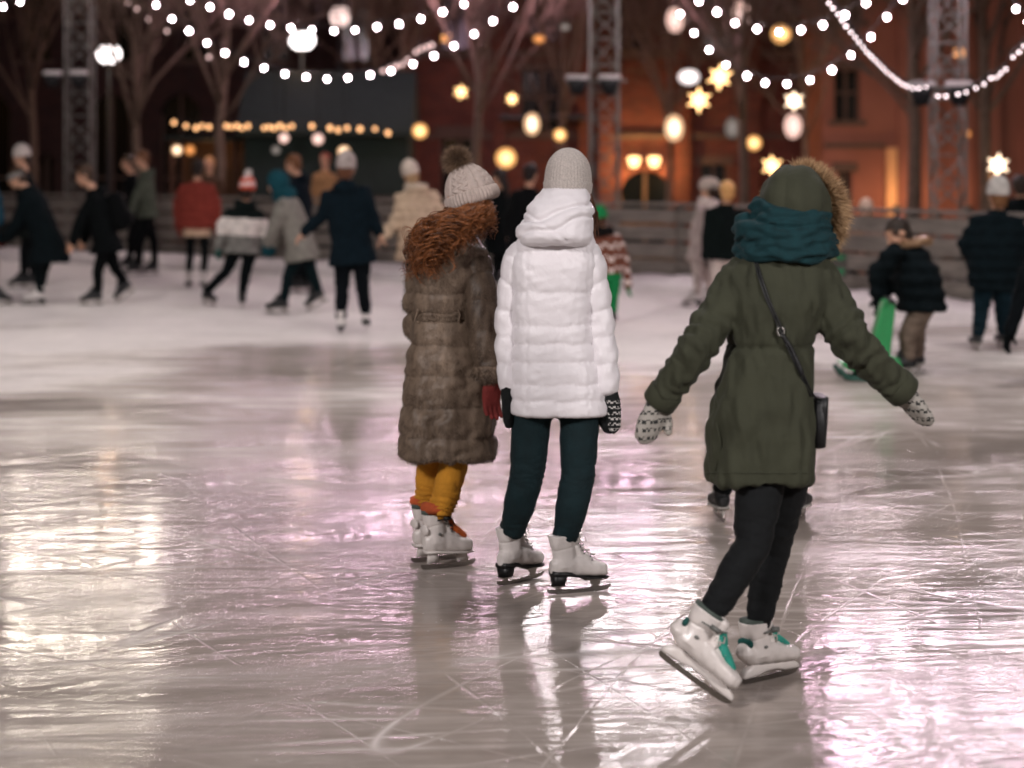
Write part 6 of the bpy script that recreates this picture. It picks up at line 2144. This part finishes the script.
    # towers behind the camera that light the near ice and the skaters' backs
    for lab, x, y, h, d, pw in (('lattice light tower on the near side, behind the viewer at the stalls end', -8.5, -5.0, 8.0, A(.45, 1, -.55), NEAR_POWER[0]), ('lattice light tower on the near side, behind the viewer at the red building end', 9.0, -5.0, 8.0, A(-.4, 1, -.55), NEAR_POWER[1])):
        c = empty('lattice_tower', A(x, y, 0), lab, 'light tower', 'lattice light towers')
        bpy.data.objects.remove(c)
        p, q = lattice_tower(lab, CX + x / y * F if False else 512 + x * F / y, y, h, .42, 3, -1, d)
        area_lamp('flood_light', p, q, (2.0, 1.0), pw, spread=140)
    # overhead floods hung from the cable net above the middle of the rink
    for i, (x, y, pw) in enumerate(OVER):
        c = A(x, y, 8.2)
        r = empty('pendant_floodlight', c, ('pendant floodlight hung above the middle of the rink', 'pendant floodlight hung above the stalls side of the rink', 'pendant floodlight hung above the red building side of the rink', 'pendant floodlight hung above the far ice')[i], 'floodlight', 'pendant floodlights above the ice')
        b = MB(); b.loft([(c + Z3 * z, X3, Y3, a, a, 4) for z, a in ((.25, .12), (.2, .4), (.03, .5), (.03, .46), (.05, .46))], 24)
        part('housing', b.mesh('housing'), r, [M['dark_metal']])
        b = MB(); b.tube([c + Z3 * .24, c + Z3 * 3], .01, 6, round_ends=False)
        part('cord', b.mesh('cord'), r, [M['black_rubber']])
        area_lamp('pendant_light', c + Z3 * .02, A(0, 0, -1), (.9, .9), pw, spread=160)
    # ---------------- festoon strings
    D0 = 31.0
    lowA = [(128, -17), (144, 3), (156, 5), (172, 19), (189, 31), (207, 43), (225, 53), (244, 62), (264, 68), (285, 74), (306, 77), (327, 79), (348, 78), (370, 75), (391, 71), (413, 64), (434, 56), (454, 46), (474, 34), (493, 21), (513, 7), (531, -8), (548, -24)]
    lowA[1] = (140, -6)
    string_lights('lowest sagging string of white bulbs above the stalls', lowA, lambda t: 33 - 3.5 * t)
    upB = [(150, -22), (170, -10), (190, 0), (210, 7), (229, 14), (249, 20), (270, 25), (291, 28), (312, 30), (334, 31), (355, 30), (377, 27), (399, 24), (421, 19), (443, 12), (464, 4), (484, -6), (503, -18)]
    string_lights('upper string of white bulbs parallel to the lowest one', upB, lambda t: 32 - 3 * t)
    upC = [(663, -24), (681, -10), (699, 1), (717, 12), (735, 23), (757, 29), (779, 32), (801, 30), (823, 25), (845, 15), (866, 3), (886, -10), (904, -24)]
    string_lights('upper string of white bulbs before the brick building', upC, lambda t: 28.5 - 3 * t)
    lowD = [(651, -26), (665, -6), (680, 14), (694, 33), (709, 50), (726, 65), (747, 76), (765, 83), (787, 84), (810, 80), (832, 70), (851, 55), (871, 37), (887, 17), (903, -1), (918, -20)]
    string_lights('lower deeply sagging string of white bulbs before the brick building', lowD, lambda t: 29 - 3.5 * t)
    E = [(822, -12), (829, 3), (833, 8), (838, 14), (842, 20), (846, 26), (851, 32), (855, 37), (859, 42), (863, 47), (867, 52), (871, 56), (875, 60), (879, 64), (883, 68), (887, 72), (892, 76), (897, 80), (902, 84), (907, 86), (913, 88), (919, 88), (926, 87), (932, 85)]
    string_lights('steep dense string of small bulbs falling to the tower by the red building', E, lambda t: 20 + 4.2 * t, r=.012, bulb=M['bulb_small'])
    E2 = [(938, 96), (946, 96), (958, 94), (966, 92), (976, 88), (984, 84), (991, 78), (997, 77), (1001, 73), (1006, 69), (1013, 57), (1019, 52), (1024, 46), (1030, 40), (1036, 32)]
    string_lights('dense string of small bulbs rising from the tower to the picture edge', E2, lambda t: 24.2 - 3 * t, r=.013, bulb=M['bulb_small'])
    string_lights('faint pinkish string of bulbs behind the upper strings', [(118, -4), (128, 3), (137, 9), (149, 19), (158, 25), (167, 31), (188, 45), (209, 57), (232, 67)], lambda t: 39, r=.036, bulb=M['bulb_dim'])
    string_lights('short clustered string of dim bulbs crossing the lowest string', [(383, 71), (390, 68), (396, 66), (402, 64), (408, 60), (416, 52), (421, 49), (427, 47), (432, 45)], lambda t: 37, r=.04, bulb=M['bulb_dim'])
    string_lights('single short run of white bulbs at the top edge by the red building', [(1005, -8), (1016, 9), (1028, 22)], lambda t: 24)
    string_lights('few white bulbs at the top edge beside the stalls', [(-16, 0), (3, 7), (20, 2), (38, -8)], lambda t: 33)
    # glowing tubes hung in rows above the picture, mirrored in the ice
    tubes('row of pink glowing tubes hung high above the green stall, mirrored in the ice', sag((-5.5, 36.6, 5.5), (-1.4, 36.0, 5.5), .08, 12), .62)
    tubes('row of pink glowing tubes hung high behind the second tower, mirrored under the couple', sag((-.95, 36.0, 5.5), (2.4, 35.6, 5.45), .08, 10), .62)
    tubes('row of pink glowing tubes hung high near the red building, mirrored below it', sag((3.3, 22.6, 5.0), (5.6, 20.6, 4.9), .2, 8), .55)
    string_world('high string of white bulbs seen only mirrored in the ice before the stalls', sag((-8.5, 34, 5.2), (-5.3, 32.5, 5.3), .25, 10), r=.036)
    # ---------------- lamps and lanterns
    street_lamp('post lamp with a large white globe beside the first lattice tower', 109, 54, 41, .24, M['lamp_white'])
    street_lamp('post lamp with a bright white globe rising above the green stall', 302, 40, 40.5, .26, M['lamp_white'], .8)
    street_lamp('post lamp with a dim pinkish lantern just above the upper string', 340, 16, 43, .21, M['lamp_pink'], 1.25)
    w = [('warm cluster lantern left of the tall bare tree', 461, 92, 37, .15, 'star', 'lamp_warm'), ('small warm lantern right of the tall bare tree', 512, 99, 37, .13, 'star', 'lamp_warm'), ('tall white lantern with a pink edge over the white-coated woman', 532, 124, 38, .15, 'tall', 'lamp_cream'),
         ('small warm lantern above the grey beanie', 560, 135, 38, .12, 'globe', 'lamp_warm'), ('round warm lantern above the cream fluffy coat', 420, 131, 37, .14, 'globe', 'lamp_warm'), ('large yellow globe lantern between the two hats', 506, 158, 37, .19, 'globe', 'lamp_warm'),
         ('small bright lantern above the pale beanie of the navy coat', 344, 152, 36, .11, 'globe', 'lamp_cream'), ('flat orange lantern high over the white-coated woman', 539, 39, 36, .11, 'flat', 'lamp_orange'), ('dim grey flat lantern beside the flat orange one', 565, 27, 38, .1, 'flat', 'lamp_grey'),
         ('white paper lantern above the arched doorway', 674, 128, 38, .18, 'tall', 'lamp_cream'), ('warm lantern between the olive hood and the arch', 754, 143, 38, .14, 'globe', 'lamp_warm'), ('big star lantern beneath the lower bulb string', 699, 100, 35, .24, 'star', 'lamp_warm'),
         ('star lantern next to the white globe by the lower string', 720, 77, 35.5, .25, 'star', 'lamp_warm'), ('white globe lantern beside the paired star lanterns', 689, 77, 36, .2, 'flat', 'lamp_white'), ('dim pale elongated lantern by the bare tree trunk', 732, 128, 38, .14, 'tall', 'lamp_grey'),
         ('star lantern below the lowest sag of the lower string', 794, 101, 35, .19, 'star', 'lamp_cream'), ('pale barrel lantern under the single star', 793, 126, 36, .16, 'tall', 'lamp_pink'), ('pale tall lantern at the top by the upper string', 741, 14, 37, .17, 'tall', 'lamp_pink'),
         ('dim tall lantern at the top beside the steep bulb run', 675, 20, 38, .17, 'tall', 'lamp_pink'), ('warm lantern behind the upper bulb string', 781, 34, 35, .17, 'globe', 'lamp_warm'), ('warm star lantern hung on the tower by the red building', 960, 53, 25.5, .11, 'star', 'lamp_orange'),
         ('bright star lantern over the man in the light beanie', 998, 165, 33, .20, 'star', 'lamp_cream'), ('yellow lantern glowing behind the olive hood', 772, 166, 37, .22, 'star', 'lamp_warm'), ('pale lantern of the open stall, nearest the post', 177, 150, 39.6, .1, 'globe', 'lamp_cream'), ('orange lantern of the open stall beside the pale one', 190, 150, 39.6, .1, 'globe', 'lamp_orange'),
         ('pale bulb lantern before the stall, brightest of its cluster', 284, 138, 37, .09, 'globe', 'lamp_pink'), ('pale bulb lantern before the stall, alone beside the cluster', 318, 139, 37, .1, 'globe', 'lamp_pink'), ('dim bulb lantern at the bottom of the stall cluster', 276, 150, 37, .08, 'globe', 'lamp_grey'),
         ('small warm lantern low on the red building', 967, 134, 42, .08, 'globe', 'lamp_orange'), ('orange lantern above the cable cluster', 446, 38, 37, .13, 'star', 'lamp_orange')]
    for i, (lab, px, py, D, r, kind, mt) in enumerate(w):
        if kind == 'star': star_lantern(lab, px, py, D, r * 1.0, M[mt], 0, seed=i)
        else: globe_lantern(lab, px, py, D, r, M[mt], tall={'tall': 1.45, 'globe': 1.0, 'flat': .7}[kind], frame=kind == 'tall')
    # the larger lanterns light the branches and the brickwork round them
    for px, py, D, pw in ((506, 158, 36.4, .5), (699, 100, 36, .5), (560, 135, 40, .5), (674, 128, 40, .6), (772, 166, 36, .5), (109, 54, 40.4, .5), (302, 40, 40, .5), (794, 101, 37, .4), (461, 92, 38, .3), (998, 165, 34, .3)):
        point_lamp('lantern_light', at(px, py, D) - Z3 * .3, WARM * pw * .6, (1, .6, .32), .15)


def world_camera():
    w = bpy.data.worlds.new('World'); scene.world = w; w.use_nodes = True
    nt = w.node_tree
    bg = nt.nodes['Background']
    sk = nt.nodes.new('ShaderNodeTexSky'); sk.sky_type = 'NISHITA'; sk.sun_disc = False
    sk.sun_elevation = math.radians(-3); sk.sun_rotation = math.radians(200)
    nt.links.new(sk.outputs[0], bg.inputs[0]); bg.inputs[1].default_value = SKY
    cam = bpy.data.cameras.new('camera'); co = bpy.data.objects.new('camera', cam); COL.objects.link(co)
    co.location = (0, 0, CAMH); co.rotation_euler = (math.radians(90), 0, 0)
    cam.sensor_width = 36; cam.lens = F / 1024 * 36
    cam.shift_y = -(384 - HY) / 1024
    cam.clip_start = .1; cam.clip_end = 600
    cam.dof.use_dof = True; cam.dof.focus_distance = 7.1; cam.dof.aperture_fstop = FSTOP; cam.dof.aperture_blades = 9
    scene.camera = co
    vs = scene.view_settings
    scene.display_settings.display_device = 'sRGB'
    vs.view_transform = 'Standard'; vs.look = 'None'; vs.gamma = 1; vs.use_curve_mapping = False; vs.exposure = EXPO
    cy = scene.cycles
    scene.render.engine = 'CYCLES'
    cy.max_bounces = 5; cy.diffuse_bounces = 2; cy.glossy_bounces = 3; cy.transmission_bounces = 2; cy.sample_clamp_indirect = 4; cy.sample_clamp_direct = 60; cy.filter_width = 1.8
    cy.use_denoising = True; cy.caustics_reflective = False; cy.caustics_refractive = False
    cy.use_light_tree = True
    scene.render.resolution_x, scene.render.resolution_y = 1024, 768


# brightness of the place's lamps and of the added wall wash
FLOOD_LENS, BULB, WARM, SKY, EXPO, FSTOP, WASH, TUBE = 6, 170, 72, .22, 0.0, 1.9, .7, 80
FAR_POWER = (82, 80, 48)
NEAR_POWER = (820, 790)
OVER = ((0, 12, 190), (-6, 17, 180), (4.5, 13, 180), (-2, 22, 60))

world_camera()
setting()
background()
others()
fur_coat_woman()
white_coat_woman()
olive_parka_woman()
